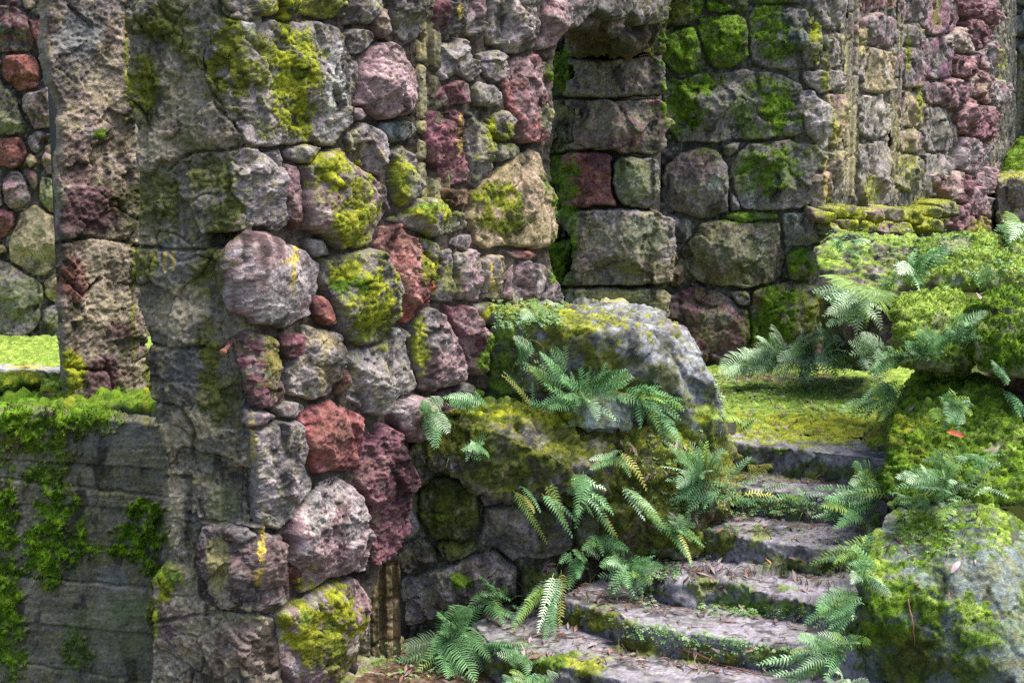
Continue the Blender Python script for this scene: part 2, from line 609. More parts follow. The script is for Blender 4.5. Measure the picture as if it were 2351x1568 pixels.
def pdist(x, y, poly):
    best = 1e9
    for i in range(len(poly)):
        a, b = poly[i - 1], poly[i]
        dx, dy = b[0] - a[0], b[1] - a[1]
        t = max(0, min(1, ((x - a[0]) * dx + (y - a[1]) * dy) / (dx * dx + dy * dy + 1e-9)))
        best = min(best, math.hypot(x - a[0] - t * dx, y - a[1] - t * dy))
    return best

def chinks(region, polys, n, seed, rmin=6, rmax=20, tries=1500):
    rnd = random.Random(seed); out = []
    xs = [p[0] for p in region]; ys = [p[1] for p in region]
    cs = []
    allp = list(polys)
    for _ in range(tries):
        x = rnd.uniform(min(xs), max(xs)); y = rnd.uniform(min(ys), max(ys))
        if not inpoly(x, y, region) or any(inpoly(x, y, p) for p in allp): continue
        r = min([pdist(x, y, p) for p in allp] + [pdist(x, y, region) + 6])
        if r >= rmin: cs.append((r, x, y))
    cs.sort(reverse=True)
    cir = []
    for r, x, y in cs:
        if any(math.hypot(x - a, y - b) < r + c * .8 for a, b, c in cir): continue
        r = min(r * 1.15, rmax)
        cir.append((x, y, r))
        a0 = rnd.uniform(0, 6.28); st = rnd.uniform(.8, 1.35); an = rnd.uniform(0, 3.14)
        pl = []
        k = rnd.choice((5, 6, 7))
        for j in range(k):
            t = a0 + 6.283 * j / k
            rr = r * rnd.uniform(.75, 1.15)
            ex, ey = rr * math.cos(t) * st, rr * math.sin(t) / st
            pl.append((x + ex * math.cos(an) - ey * math.sin(an), y + ex * math.sin(an) + ey * math.cos(an)))
        out.append(pl)
        if len(out) >= n: break
    return out

# ------------------------------------------------------------------ solid rocks and slabs
def voxelize(bm, vox):
    me = bpy.data.meshes.new('tmp'); bm.to_mesh(me); bm.free()
    o = bpy.data.objects.new('tmp', me); COL.objects.link(o)
    md = o.modifiers.new('r', 'REMESH'); md.mode = 'VOXEL'; md.voxel_size = vox
    dg = bpy.context.evaluated_depsgraph_get()
    ev = o.evaluated_get(dg); m2 = ev.to_mesh()
    V = np.empty(len(m2.vertices) * 3, np.float32); m2.vertices.foreach_get('co', V); V = V.reshape(-1, 3).astype(float)
    nl = len(m2.loops); L = np.empty(nl, np.int32); m2.loops.foreach_get('vertex_index', L)
    F = L.reshape(-1, 4)
    ev.to_mesh_clear()
    bpy.data.objects.remove(o); bpy.data.meshes.remove(me)
    return V, F

def lap(V, F, it, lam=.5):
    E = np.concatenate([F[:, [k, (k + 1) % 4]] for k in range(4)])
    n = len(V)
    deg = np.bincount(E[:, 0], minlength=n) + np.bincount(E[:, 1], minlength=n)
    for _ in range(it):
        S = np.zeros_like(V)
        for j in range(3):
            S[:, j] = np.bincount(E[:, 0], weights=V[E[:, 1], j], minlength=n) + np.bincount(E[:, 1], weights=V[E[:, 0], j], minlength=n)
        V = V + lam * (S / deg[:, None] - V)
    return V

def rough_solid(V, F, sd, amp=1.0, smooth=6, facet=1.0, lava=.3, fr=4.0, top=1.0):
    V = lap(V, F, smooth)
    N = vnormals(V, F)
    q = V + off(sd)
    f1, f2, dv, idn = cells(q + .06 * np.column_stack([pn(q * 6), pn(q * 6 + 5), pn(q * 6 + 9)]), fr, sd)
    g = _g[(idn * 7 + sd) & 255]
    fac = ((dv * g).sum(1) * .5 + .3 * g[:, 0]) / fr
    _, _, dvb, idb = cells(q + .03 * np.column_stack([pn(q * 9), pn(q * 9 + 5), pn(q * 9 + 9)]), fr * 3.2, sd + 3)
    gb = _g[(idb * 5 + sd) & 255]; fac = fac + ((dvb * gb).sum(1) * .6 + .25 * gb[:, 0]) / (fr * 3.2)
    dh = .34 * facet * fac + .03 * fbm(q, 2.6, 2, 1) + .016 * fbm(q, 8, 3, 2, .6) + .009 * fbm(q, 36, 3, 3, .65)
    if lava:
        l1, _, _, _ = cells(q, 34, sd + 5)
        dh = dh + lava * (.012 * fbm(q, 20, 2, 4) - .012 * ss(.5, .15, l1))
    amp = amp * (1 - (1 - top) * ss(.4, .85, N[:, 2]))
    V = V + N * (dh * amp)[:, None]
    return lap(V, F, 1, .25)

def hull(points, vox):
    bm = bmesh.new()
    for p in points: bm.verts.new(p)
    bmesh.ops.convex_hull(bm, input=bm.verts[:])
    for v in [v for v in bm.verts if not v.link_faces]: bm.verts.remove(v)
    return voxelize(bm, vox)

def prism(pts, z0, z1, vox, slope=0.0):
    bm = bmesh.new()
    top = [bm.verts.new((p[0], p[1], z1)) for p in pts]
    bot = [bm.verts.new((p[0], p[1] + slope, z0)) for p in pts]
    bm.faces.new(top); bm.faces.new(bot[::-1])
    for i in range(len(pts)):
        j = (i + 1) % len(pts)
        bm.faces.new((top[j], top[i], bot[i], bot[j]))
    bmesh.ops.recalc_face_normals(bm, faces=bm.faces[:])
    return voxelize(bm, vox)

def boulder(name, pts, c1, c2, label=None, cat='boulder', parent=None, amp=1.0, vox=None, D=8.0, smooth=6, facet=1.0, lava=.3, group=None, fr=4.0, kc=1.0, **kw):
    SEED[0] += 1
    pts = np.array(pts); pts = pts.mean(0) + (pts - pts.mean(0)) * kc
    V, F = hull(pts, vox or 1.5 * D / 1422)
    V = rough_solid(V, F, SEED[0], amp, smooth, facet, lava, fr)
    o = finish(name, V, F, parent, c1, c2, seed=SEED[0], D=D, **kw)
    if label: tag(o, label, cat, group)
    return o

def centroid(p):
    return (sum(q[0] for q in p) / len(p), sum(q[1] for q in p) / len(p))

def dilate(polys, idx, others, maxd=13, gap=1.4, step=9):
    """push the outline of one stone outwards until it nearly meets its neighbours"""
    p = polys[idx]
    area = sum(p[i - 1][0] * p[i][1] - p[i][0] * p[i - 1][1] for i in range(len(p)))
    sg = 1 if area > 0 else -1
    x0 = min(q[0] for q in p) - 40; x1 = max(q[0] for q in p) + 40; y0 = min(q[1] for q in p) - 40; y1 = max(q[1] for q in p) + 40
    near = [o for j, o in enumerate(polys) if j != idx and min(q[0] for q in o) < x1 and max(q[0] for q in o) > x0 and min(q[1] for q in o) < y1 and max(q[1] for q in o) > y0]
    pts = []; nrm = []
    n = len(p)
    for i in range(n):
        a, b = p[i], p[(i + 1) % n]
        L = math.hypot(b[0] - a[0], b[1] - a[1]); k = max(1, int(L / step))
        ex, ey = (b[0] - a[0]) / (L + 1e-9), (b[1] - a[1]) / (L + 1e-9)
        for j in range(k):
            pts.append((a[0] + (b[0] - a[0]) * j / k, a[1] + (b[1] - a[1]) * j / k)); nrm.append((ey * sg, -ex * sg))
    out = []
    m = len(pts)
    for i in range(m):
        nx = nrm[i][0] + nrm[i - 1][0]; ny = nrm[i][1] + nrm[i - 1][1]
        l = math.hypot(nx, ny) + 1e-9; nx /= l; ny /= l
        x, y = pts[i]
        d = maxd
        for o in near:
            if inpoly(x + nx * .5, y + ny * .5, o): d = 0; break
            q = pdist(x, y, o)
            if q < d * 2 + gap: d = max(0, min(d, (q - gap) / 2))
        out.append((x + nx * d, y + ny * d))
    return out

# ================================================================== PATCHES (growth, stains and some painted shade, placed on the real surfaces)
PATCH += [
 ('my',560,100,60,40,.6),('mg',1700,250,30,50,.6),('mg',1600,150,80,30,.7),('mg',1560,200,40,60,.8),('mg',1800,380,60,40,.7),('mg',1650,350,60,16,.6),('mg',1540,100,30,90,.8),('my',1750,30,60,40,.5),
 ('tn',400,560,70,400,.0),
 # big block of the near wall
 ('my',665,180,62,150,1),('my',620,150,45,70,.9),('my',700,150,45,100,1),('my',650,300,70,28,.8),('mo',525,140,52,120,1),('clear',790,180,28,90,.8),
 # boulders of the near wall
 ('my',760,400,60,60,1),('my',820,470,50,70,1),('my',800,540,50,40,1),('my',925,400,26,70,.9),('my',990,485,60,26,1),('ml',985,470,40,10,1),
 ('my',850,690,66,100,1),('mg',800,640,45,50,1),('my',800,615,50,30,1),('my',982,590,13,60,.9),('my',998,620,12,40,1),
 ('my',740,1440,90,110,1),('mo',760,1510,60,40,.8),('my',965,790,22,80,.9),('my',1030,640,18,40,.6),('mo',1045,650,25,45,.6),
 ('my',1140,455,55,40,1),('mo',1150,510,70,30,1),('my',1125,290,14,50,1),('my',1168,300,15,20,1),('my',1150,320,30,20,.5),
 ('Y',675,610,9,60,1),('Y',600,1270,9,55,1),('Y',580,1000,8,50,.7),('Y',596,1330,8,40,.6),('Y',1055,310,6,60,.8),('Y',880,360,5,30,.4),
 ('Y',1130,640,5,40,.7),('Y',1057,30,6,20,.7),('Y',655,600,14,10,.6),('ye',500,1290,30,70,.6),('W',570,70,20,30,.6),('W',775,200,25,80,.5),
 ('my',480,130,20,60,.0),('my',620,780,18,50,.5),('mo',625,830,25,60,.6),('my',640,20,50,22,.8),('my',720,20,60,25,.8),('my',655,30,12,50,1),
 ('my',810,330,25,60,.3),('ml',700,1420,20,20,.6),('W',910,750,12,30,.5),('W',730,1180,40,60,.35),('rd',760,1000,50,60,.6),
 # pillar shaded face
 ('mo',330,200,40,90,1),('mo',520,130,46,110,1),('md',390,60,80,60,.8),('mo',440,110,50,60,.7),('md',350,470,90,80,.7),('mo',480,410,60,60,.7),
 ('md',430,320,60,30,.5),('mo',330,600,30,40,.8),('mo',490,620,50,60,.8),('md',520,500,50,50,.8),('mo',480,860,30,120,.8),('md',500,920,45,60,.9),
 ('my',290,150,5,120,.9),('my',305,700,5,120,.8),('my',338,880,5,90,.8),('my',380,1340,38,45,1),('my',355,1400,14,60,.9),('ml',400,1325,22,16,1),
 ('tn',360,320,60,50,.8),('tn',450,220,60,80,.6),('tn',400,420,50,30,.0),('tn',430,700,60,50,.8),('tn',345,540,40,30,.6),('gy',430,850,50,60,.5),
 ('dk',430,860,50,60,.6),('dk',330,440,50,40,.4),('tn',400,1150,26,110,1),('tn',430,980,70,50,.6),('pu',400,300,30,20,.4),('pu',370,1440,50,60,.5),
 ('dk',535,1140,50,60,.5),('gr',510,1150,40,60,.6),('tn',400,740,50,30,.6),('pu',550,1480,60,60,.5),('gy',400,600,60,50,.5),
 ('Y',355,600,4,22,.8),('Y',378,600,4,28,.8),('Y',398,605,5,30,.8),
 # second jamb
 ('dk',190,60,50,70,.7),('gy',180,90,60,60,.6),('pu',215,480,70,55,1),('rd',170,640,40,60,.9),('pu',240,880,42,75,1),('pu',160,500,20,40,.8),
 ('pu',280,760,36,20,.8),('tn',240,170,50,60,.6),('tn',240,600,60,60,.6),('pu',180,390,30,40,.7),('mg',232,308,16,14,1),('my',170,850,24,60,1),
 ('my',160,920,16,40,1),('pu',180,330,30,30,.5),('tn',250,700,60,40,.7),('dk',150,180,30,60,.5),('rd',140,660,20,30,.7),('pu',275,860,40,20,.4),
 # concrete wall
 ('mo',80,990,120,60,1),('mh',60,960,110,40,1),('mh',190,958,90,22,1),('mg',230,975,40,30,.7),('mg',120,1010,60,60,.8),
 ('mg',105,1080,60,50,.9),('mh',132,1170,50,70,1),('mh',130,1240,90,70,1),('mh',110,1300,60,50,1),('mh',10,1300,40,260,1),('mh',8,1480,50,130,.8),('mh',20,1380,40,60,.9),
 ('mh',335,1185,42,40,1),('mh',320,1240,65,50,1),('mh',345,1290,40,40,.8),('mh',280,1265,30,20,1),('mg',180,1490,40,50,.7),('tn',90,1150,40,60,.3),
 ('tn',290,1360,40,20,.4),('gr',260,1450,120,70,.5),('gr',300,1390,60,30,.6),('gy',260,1330,40,40,.5),('gy',250,1000,120,40,.4),
 # sill stones, far left
 ('my',60,880,120,22,1),('mg',20,890,60,30,.9),('ml',115,875,30,16,1),('Y',60,842,50,6,.9),
 ('gr',60,690,60,60,.5),('tn',80,540,50,60,.3),('gr',115,450,30,30,.6),('pu',60,620,30,14,.4),('ye',110,680,20,20,.4),
 # passage and its pillar
 ('mg',1280,160,36,50,1),('mg',1290,415,45,60,1),('mg',1300,490,30,22,1),('mg',1285,605,36,50,1),('mg',1315,540,10,80,1),('gr',1275,270,40,40,.6),
 ('ye',1290,260,30,16,.5),('tn',1400,290,60,40,.3),('pu',1380,320,70,30,.5),('gr',1455,420,40,50,.7),('ye',1470,440,20,20,.3),('tn',1420,560,60,50,.3),
 ('gr',1480,540,50,50,.5),('pu',1370,600,60,30,.3),('ye',1420,680,60,14,.7),('W',1460,430,12,30,.3),('dk',1400,60,90,90,.6),  # dk here darkens the underside of the lintel
 # far wall, shaded face
 ('mg',1570,120,60,50,1),('mg',1640,60,50,30,1),('mg',1660,110,60,50,1),('mg',1600,10,40,30,.8),('mo',1570,30,50,30,.8),('mg',1770,60,45,60,1),('mg',1790,120,50,26,.8),('mg',1740,30,22,40,1),
 ('mg',1570,240,50,80,1),('mg',1780,250,55,60,1),('mg',1620,195,40,22,1),('mg',1725,300,30,30,.7),('mg',1640,20,60,14,1),('mg',1750,190,50,18,.8),
 ('mg',1750,390,75,55,.9),('mg',1710,505,75,13,1),('mg',1800,710,80,60,1),('mg',1760,750,60,50,1),('mg',1835,600,32,40,1),('mo',1880,720,60,60,.8),('mo',1640,495,30,14,.7),
 ('W',1720,440,14,40,.5),('W',1640,420,14,20,.5),('W',1745,560,12,30,.5),('pu',1680,780,30,50,.8),('pu',1660,620,50,30,.5),('pu',1600,380,50,40,.35),('pu',1560,720,40,50,.4),('gr',1700,580,60,50,.4),
 ('ye',1690,640,30,20,.3),('gr',1640,740,40,50,.3),
 # far wall, sunlit face
 ('my',1870,80,18,60,1),('my',1895,160,10,60,.9),('my',1915,300,10,60,.7),('Y',1898,430,6,60,.6),('my',1905,470,8,20,.8),('my',1925,495,60,14,1),('my',1960,515,60,18,.9),('my',2010,510,40,16,.8),
 ('my',2120,510,50,35,1),('my',2000,440,20,40,.7),('my',2112,240,9,50,.8),('my',2085,120,7,50,.8),('my',2150,30,10,50,.6),('ye',1980,90,14,40,.4),('ye',2055,330,18,130,.25),('ye',1950,330,24,130,.25),('ye',1940,120,8,60,.5),('dk',1960,90,10,60,.4),('my',2250,520,30,20,.9),
 ('my',2300,150,14,40,.7),('ye',2090,310,20,120,.4),('my',2110,470,50,20,.8),('my',2085,380,20,40,.4),
 # great boulder
 ('mg',1180,800,80,110,.95),('mo',1280,800,110,70,.9),('my',1230,715,130,22,1),('my',1340,740,90,26,.8),('mo',1420,850,110,60,.9),('mg',1150,900,60,60,.9),('my',1400,770,60,20,.4),('md',1520,880,50,60,.8),('mo',1300,900,90,40,.8),  # dark moss patch at the front right paints the overhang's shade
 ('clear',1540,770,90,60,1),('clear',1630,930,40,70,.9),
 # terrace boulder
 ('my',1130,945,130,16,1),('mo',1080,1010,90,50,1),('md',1180,1060,130,60,.9),('mo',1320,1010,40,50,.8),('my',1270,965,60,22,1),('clear',1230,1000,36,36,.7),('md',1130,1090,100,30,.9),
 ('md',1035,1170,70,70,1),('mo',1250,1200,40,70,.6),('md',1240,1330,40,40,.8),('mg',1062,1335,30,22,1),('tn',1130,1200,30,30,.2),('md',1420,1150,90,60,.9),('mo',1455,1110,60,60,.9),('md',1040,1255,46,14,.8),
 ('ml',1640,1010,60,40,.6),('my',1560,1030,80,60,.7),
 # stairs: mossy risers and growth on the treads
 ('md',1850,1085,130,22,.8),('md',1740,1080,60,20,.9),('mo',1720,1150,80,16,.8),('mo',1860,1172,110,15,.7),('md',1620,1245,80,30,1),('mo',1560,1230,60,26,1),('md',1850,1300,120,22,.8),
 ('my',1745,1235,24,26,.7),('mg',1760,1395,100,22,.9),('mg',1660,1385,50,24,.7),('mo',1600,1350,40,26,.8),('mo',1360,1420,70,26,1),('mo',1470,1480,60,24,1),('my',1420,1430,40,14,.7),('mo',1620,1500,80,30,1),('my',1760,1505,60,20,.8),
 ('mg',1240,1520,90,26,1),('my',1350,1530,50,24,.9),('md',1190,1530,60,30,1),('mg',1690,1350,40,12,.6),('mg',1810,1350,30,10,.7),('my',1380,1390,30,6,.6),('my',1480,1500,40,12,.7),('my',1200,1480,40,8,.4),
 # right flank
 ('ml',2110,1210,70,40,1),('mg',2170,1240,60,34,.9),('ml',2010,1290,30,110,1),('ml',2060,1360,60,30,1),('mg',2140,1310,40,50,.5),('mg',2075,1430,125,110,1),('mo',2100,1500,110,60,.7),('mg',2120,1205,80,30,.8),('md',2100,1530,110,60,.9),('mg',2240,1480,50,90,.9),('ml',2225,1400,16,60,.9),
 ('ml',2300,1220,22,70,1),('ml',2260,1180,30,40,.8),('mg',2300,1480,40,90,.35),('ml',2345,1430,20,60,.4),('mo',2230,1550,60,60,.6),
 ('clear',2200,1300,50,34,1),('clear',2040,1205,20,22,1),('clear',2080,1260,50,24,.8),('clear',2290,1330,26,60,1),('clear',2330,1500,26,60,.7),('clear',2130,1330,30,16,.7),
 ('clear',2180,565,60,16,.8),('clear',2160,740,18,26,.7),('clear',2040,600,22,18,.7),
]
CRACKS += [
 [(560,336),(520,345),(440,350),(405,368),(385,392)],[(303,565),(350,568),(400,573),(475,573)],[(476,120),(478,180),(500,240),(530,275),(560,305)],
 [(500,-10),(505,30),(530,45),(560,55)],[(355,920),(420,935),(450,985),(440,1030)],[(520,1095),(560,1100)],[(430,1180),(500,1200),(585,1215)],
 [(330,790),(400,800),(470,795)],[(385,1095),(440,1100)],[(350,1430),(440,1410),(520,1400),(640,1415)],[(460,1230),(450,1300),(470,1370)],
 [(150,845),(250,850),(262,930)],[(130,560),(210,545),(290,555)],[(140,620),(190,680),(230,640)],[(300,230),(330,260),(345,300)],
]

# ================================================================== surfaces
def pt(x, D):
    return ((x - 1175.5) / FX * (D * cp + 0) / cp, D)   # plan point under an authoring column near the horizon

def plan(x, D, y=700):
    P = at(x, y, D); return (P[0], P[1])

S1 = Surf([plan(275, 6.78), plan(563, 6.70), plan(1275, 8.60)], .05)
SJ = Surf([plan(60, 8.25), plan(345, 8.75)])
SL = Surf([plan(-80, 13.6), plan(220, 13.8)])
SC_ = Surf([plan(-120, 8.0, 1200), plan(400, 8.05, 1200)])
SP = Surf([plan(1180, 12.9), plan(1360, 12.9)])
SCc = Surf([plan(1318, 12.3), plan(1312, 11.4), plan(1523, 11.4), plan(1530, 12.1)], .05)
SLn = Surf([plan(1262, 8.8), plan(1400, 10.2), plan(1530, 11.3)])
SB = Surf([plan(1480, 12.0), plan(1868, 12.0), plan(2290, 20.0)], .06)
SR = Surf([plan(870, 7.86, 1200), plan(1210, 7.93, 1200), plan(1500, 8.25, 1200), plan(1700, 8.7, 1200)])

def add_stones(surf, specs, parent, D, allp, **kw):
    polys = [q[0] for q in specs]
    for n_, q in enumerate(specs):
        poly, c1, c2, b, m, mk = q[:6]
        ex = q[6] if len(q) > 6 else {}
        poly = dilate(polys, n_, None)
        d = D(sum(p[0] for p in poly) / len(poly)) if callable(D) else D
        k2 = dict(kw); k2.update(ex)
        b = b * k2.pop('bscale', .8)
        k2.setdefault('o', .03); k2.setdefault('it', 1)
        stone(surf, poly, c1, c2, b, m, mk, parent, D=d, **k2)
        allp.append(poly)

def core(pts, z0, z1, parent, c=(.06, .055, .05), name='rubble_core'):
    bm = bmesh.new()
    n = len(pts)
    t = [bm.verts.new((p[0], p[1], z1)) for p in pts]; b = [bm.verts.new((p[0], p[1], z0)) for p in pts]
    bm.faces.new(t); bm.faces.new(b[::-1])
    for i in range(n):
        bm.faces.new((t[(i + 1) % n], t[i], b[i], b[(i + 1) % n]))
    bmesh.ops.recalc_face_normals(bm, faces=bm.faces[:])
    bmesh.ops.triangulate(bm, faces=bm.faces[:])
    bm.verts.ensure_lookup_table()
    V = np.array([v.co[:] for v in bm.verts]); F = np.array([[v.index for v in f.verts] for f in bm.faces])
    bm.free()
    link_mesh(name, V, F, M_MORTAR, parent, np.tile(c, (len(V), 1)), smooth=False)

# ------------------------------------------------------------------ near wall
wall = thing('rubble_wall', (0, 0, 0), 'near lava-stone wall with tall shaded plaster end, yellow moss and ribbed window jamb', 'stone wall')
D1 = lambda x: 6.7 if x < 560 else 6.602 / (.798 - (x - 1175.5) / FX)
near = [
 ([(515,45),(600,50),(690,50),(752,52),(790,80),(812,150),(818,220),(805,290),(760,325),(690,335),(585,338),(560,310),(520,250),(478,170),(476,90)],GY,LG,.07,.0,'y',{'up':.2}),
 ([(500,-40),(640,-40),(640,22),(600,42),(530,28)],GY,DG,.06,.3,'y'),
 ([(644,-40),(676,-40),(674,44),(650,48)],GY,GT,.05,1,'y'),
 ([(680,-40),(780,-40),(788,38),(750,46),(690,32)],GY,DG,.07,.55,'y'),
 ([(786,-40),(882,-40),(874,32),(830,62),(792,60)],LG,GY,.08,.45,'y'),
 ([(892,-40),(970,-40),(968,20),(955,80),(935,95),(900,80),(895,30)],DG,GY,.10,.2,'y',{'lava':.6}),
 ([(855,30),(885,18),(898,68),(880,88),(862,60)],GY,PK,.05,0,'y'),
 ([(782,75),(830,65),(853,85),(846,113),(800,132)],LG,GY,.06,.2,'y'),
 ([(850,108),(905,100),(935,150),(960,185),(948,235),(915,268),(865,265),(812,240),(822,190),(835,150)],PK,(.34,.26,.27),.12,.05,'y',{'lava':.8}),
 ([(800,258),(830,248),(842,268),(812,280)],PK,GY,.04,0,'y'),
 ([(786,300),(830,282),(870,310),(893,340),(885,412),(840,398),(800,360)],PK,LG,.08,.15,'y'),
 ([(885,292),(925,270),(945,298),(935,318),(908,325)],LG,BG,.07,0,'y'),
 ([(890,350),(925,332),(945,370),(950,450),(915,478),(892,440)],GY,GT,.10,.4,'y'),
 ([(555,347),(600,342),(655,347),(655,430),(663,522),(620,533),(575,500),(540,440),(530,375)],LG,GY,.06,.05,'y'),
 ([(660,342),(730,332),(743,345),(700,368),(665,363)],GY,LG,.05,.2,'y'),
 ([(660,377),(680,387),(698,440),(693,500),(672,530),(656,500)],PK,RD,.05,0,'y'),
 ([(702,387),(740,352),(790,342),(820,380),(880,430),(888,480),(860,540),(820,573),(770,558),(712,528),(693,480)],LG,PK,.14,.25,'y'),
 ([(880,507),(930,487),(950,458),(1000,463),(1062,490),(1065,518),(1000,545),(960,530),(900,520)],LG,GT,.10,.6,'y'),
 ([(990,258),(1040,242),(1066,262),(1063,340),(1073,420),(1030,433),(1005,390),(985,330)],PU,(.19,.10,.115),.07,0,'y',{'lava':.5}),
 ([(1010,437),(1070,432),(1072,473),(1022,473)],BR,PU,.06,0,'y'),
 ([(1002,195),(1050,182),(1076,206),(1068,235),(1025,248),(1000,225)],PU,GY,.08,0,'y'),
 ([(1010,112),(1065,97),(1088,130),(1105,170),(1078,188),(1040,178),(1007,190),(1012,150)],GY,LG,.07,.1,'y'),
 ([(1000,-40),(1055,-40),(1070,20),(1048,75),(1012,80),(1002,40)],PU,DG,.07,.1,'y'),
 ([(1062,-40),(1110,-40),(1113,58),(1087,83),(1067,60)],LG,PK,.08,.1,'y'),
 ([(1117,-40),(1238,-40),(1243,60),(1223,108),(1160,120),(1122,80)],LG,(.33,.28,.28),.12,.1,'y'),
 ([(1238,-40),(1275,-40),(1280,50),(1264,100),(1242,113),(1240,60)],PK,LG,.10,.05,'y'),
 ([(1092,122),(1148,122),(1162,165),(1130,198),(1103,168)],LG,GY,.08,.1,'y'),
 ([(1082,202),(1130,187),(1152,228),(1140,248),(1097,243)],GY,LG,.07,0,'y'),
 ([(1152,150),(1185,142),(1230,132),(1250,160),(1250,230),(1242,310),(1235,328),(1187,325),(1172,260),(1152,200)],(.25,.12,.125),PK,.10,.0,'y',{'lava':.7}),
 ([(1069,257),(1095,252),(1120,290),(1136,340),(1123,390),(1087,423),(1077,380),(1067,320)],GY,GT,.08,.3,'y'),
 ([(1112,267),(1155,257),(1183,277),(1178,318),(1150,323),(1127,308)],LG,GY,.06,.3,'y'),
 ([(1138,332),(1175,327),(1193,347),(1178,363),(1142,368)],GY,GT,.05,.3,'y'),
 ([(1182,347),(1225,342),(1240,400),(1268,470),(1262,540),(1235,576),(1200,573),(1140,568),(1087,560),(1073,500),(1082,432),(1120,412),(1170,372)],TN,(.38,.30,.24),.09,.0,'y',{'rough':.6,'speck':.2}),
 ([(872,517),(915,507),(950,552),(982,600),(998,660),(960,698),(935,743),(907,728),(902,650),(882,600),(862,560)],(.34,.12,.12),(.28,.16,.15),.12,0,'y',{'lava':.7}),
 ([(967,547),(1003,562),(1008,610),(995,668),(987,620)],GY,GT,.05,.7,'y'),
 ([(1004,572),(1033,577),(1038,630),(1033,678),(1002,688)],GY,DG,.07,.4,'o'),
 ([(1040,587),(1080,577),(1098,600),(1093,688),(1050,688),(1040,650)],LG,PK,.07,0,'y'),
 ([(1106,597),(1148,592),(1162,620),(1148,688),(1110,690)],GY,TN,.07,0,'y'),
 ([(1180,592),(1220,582),(1245,612),(1270,652),(1285,697),(1200,700),(1157,690),(1167,620)],PK,LG,.07,0,'y'),
 ([(1040,547),(1080,537),(1085,558),(1060,573),(1030,560)],PK,GY,.05,0,'y'),
 ([(1158,572),(1230,580),(1225,597),(1182,598)],RD,PK,.05,0,'y'),
 ([(740,602),(800,582),(850,577),(880,612),(905,662),(908,720),(880,768),(840,788),(790,768),(762,720),(732,640)],GY,GT,.20,.35,'y'),
 ([(702,557),(735,552),(755,580),(722,590)],GY,LG,.06,.2,'y'),
 ([(515,590),(560,540),(615,530),(640,568),(700,572),(728,602),(723,660),(700,718),(650,748),(590,738),(530,700),(510,640)],PK,LG,.12,.0,'y',{'rough':.55}),
 ([(717,692),(740,677),(763,720),(763,748),(737,743)],PU,RD,.06,0,'y'),
 ([(642,777),(683,767),(690,798),(667,823),(645,802)],(.2,.08,.1),PU,.09,0,'y'),
 ([(545,772),(590,767),(628,782),(648,840),(646,898),(610,938),(580,928),(556,860),(540,810)],DG,PU,.10,.15,'y'),
 ([(692,747),(760,757),(788,820),(793,868),(760,898),(700,918),(662,898),(657,850),(692,810)],LG,TN,.08,.0,'y'),
 ([(802,812),(880,792),(900,747),(935,762),(945,820),(953,888),(910,918),(860,948),(802,918),(792,860)],GY,LG,.10,.05,'y'),
 ([(947,732),(990,717),(1018,722),(1048,770),(1067,830),(1040,878),(1000,893),(967,888),(952,850),(942,790)],PK,GY,.10,.15,'y',{'lava':.5}),
 ([(1024,707),(1075,702),(1103,760),(1108,800),(1080,858),(1068,840),(1052,780),(1034,740)],PK,PU,.10,0,'y',{'lava':1}),
 ([(1082,702),(1120,697),(1133,730),(1110,748),(1087,722)],RD,GY,.08,0,'y'),
 ([(1000,902),(1060,882),(1100,902),(1105,940),(1020,945)],PU,DG,.08,0,'y',{'lava':1}),
 ([(897,932),(950,912),(990,932),(998,970),(970,1008),(930,1008),(907,980)],PK,LG,.10,0,'y'),
 ([(692,952),(740,922),(788,927),(818,960),(823,1020),(808,1073),(722,1083),(702,1040),(692,990)],(.33,.14,.13),(.28,.13,.13),.09,0,'y',{'speck':.2}),
 ([(822,1002),(860,972),(908,987),(933,1040),(925,1130),(930,1200),(900,1268),(852,1298),(832,1240),(845,1180),(822,1110)],(.20,.11,.13),PU,.13,0,'y',{'lava':1.4}),
 ([(580,992),(640,962),(688,977),(703,1030),(713,1120),(680,1188),(640,1223),(600,1200),(587,1120),(577,1040)],LG,GY,.09,0,'y'),
 ([(662,1192),(700,1152),(770,1097),(818,1132),(833,1200),(848,1260),(820,1308),(740,1328),(692,1358),(654,1290)],PK,LG,.12,0,'y',{'lava':.6}),
 ([(472,1217),(560,1217),(650,1227),(668,1260),(663,1340),(653,1378),(590,1403),(500,1398),(462,1360),(457,1260)],(.15,.11,.11),GY,.08,0,'y'),
 ([(702,1382),(760,1342),(808,1332),(833,1400),(833,1450),(790,1530),(740,1580),(690,1580),(652,1510),(644,1420)],PK,LG,.13,.2,'y'),
 ([(657,1302),(680,1297),(690,1330),(672,1343)],PU,RD,.06,0,'y'),
 ([(642,932),(688,922),(698,948),(652,962)],PK,GY,.06,0,'y'),
 ([(772,842),(795,842),(800,880),(772,905)],PU,BR,.05,0,'y'),
 ([(560,945),(600,945),(635,955),(600,985),(565,975)],PK,LG,.05,0,'y'),
]
polys1 = []
add_stones(S1, near, wall, D1, polys1)
reg1 = [(590,-40),(950,-40),(955,460),(1010,470),(1010,-40),(1235,-40),(1225,440),(1235,690),(1110,735),(1110,930),(940,1020),(935,1200),(850,1330),(835,1560),(650,1600),(600,1400),(600,900),(560,600)]
for pl in chinks(reg1, polys1, 48, 3, 8, 22):
    stone(S1, pl, random.choice((PK, GY, PU, LG, GY)), random.choice((GY, PU, BR)), .03, random.choice((0, 0, .3)), 'y', wall, 'chink_stone', D=D1(pl[0][0]), back=.09, use_patch=False, o=-.03, it=0, rough=1.6)
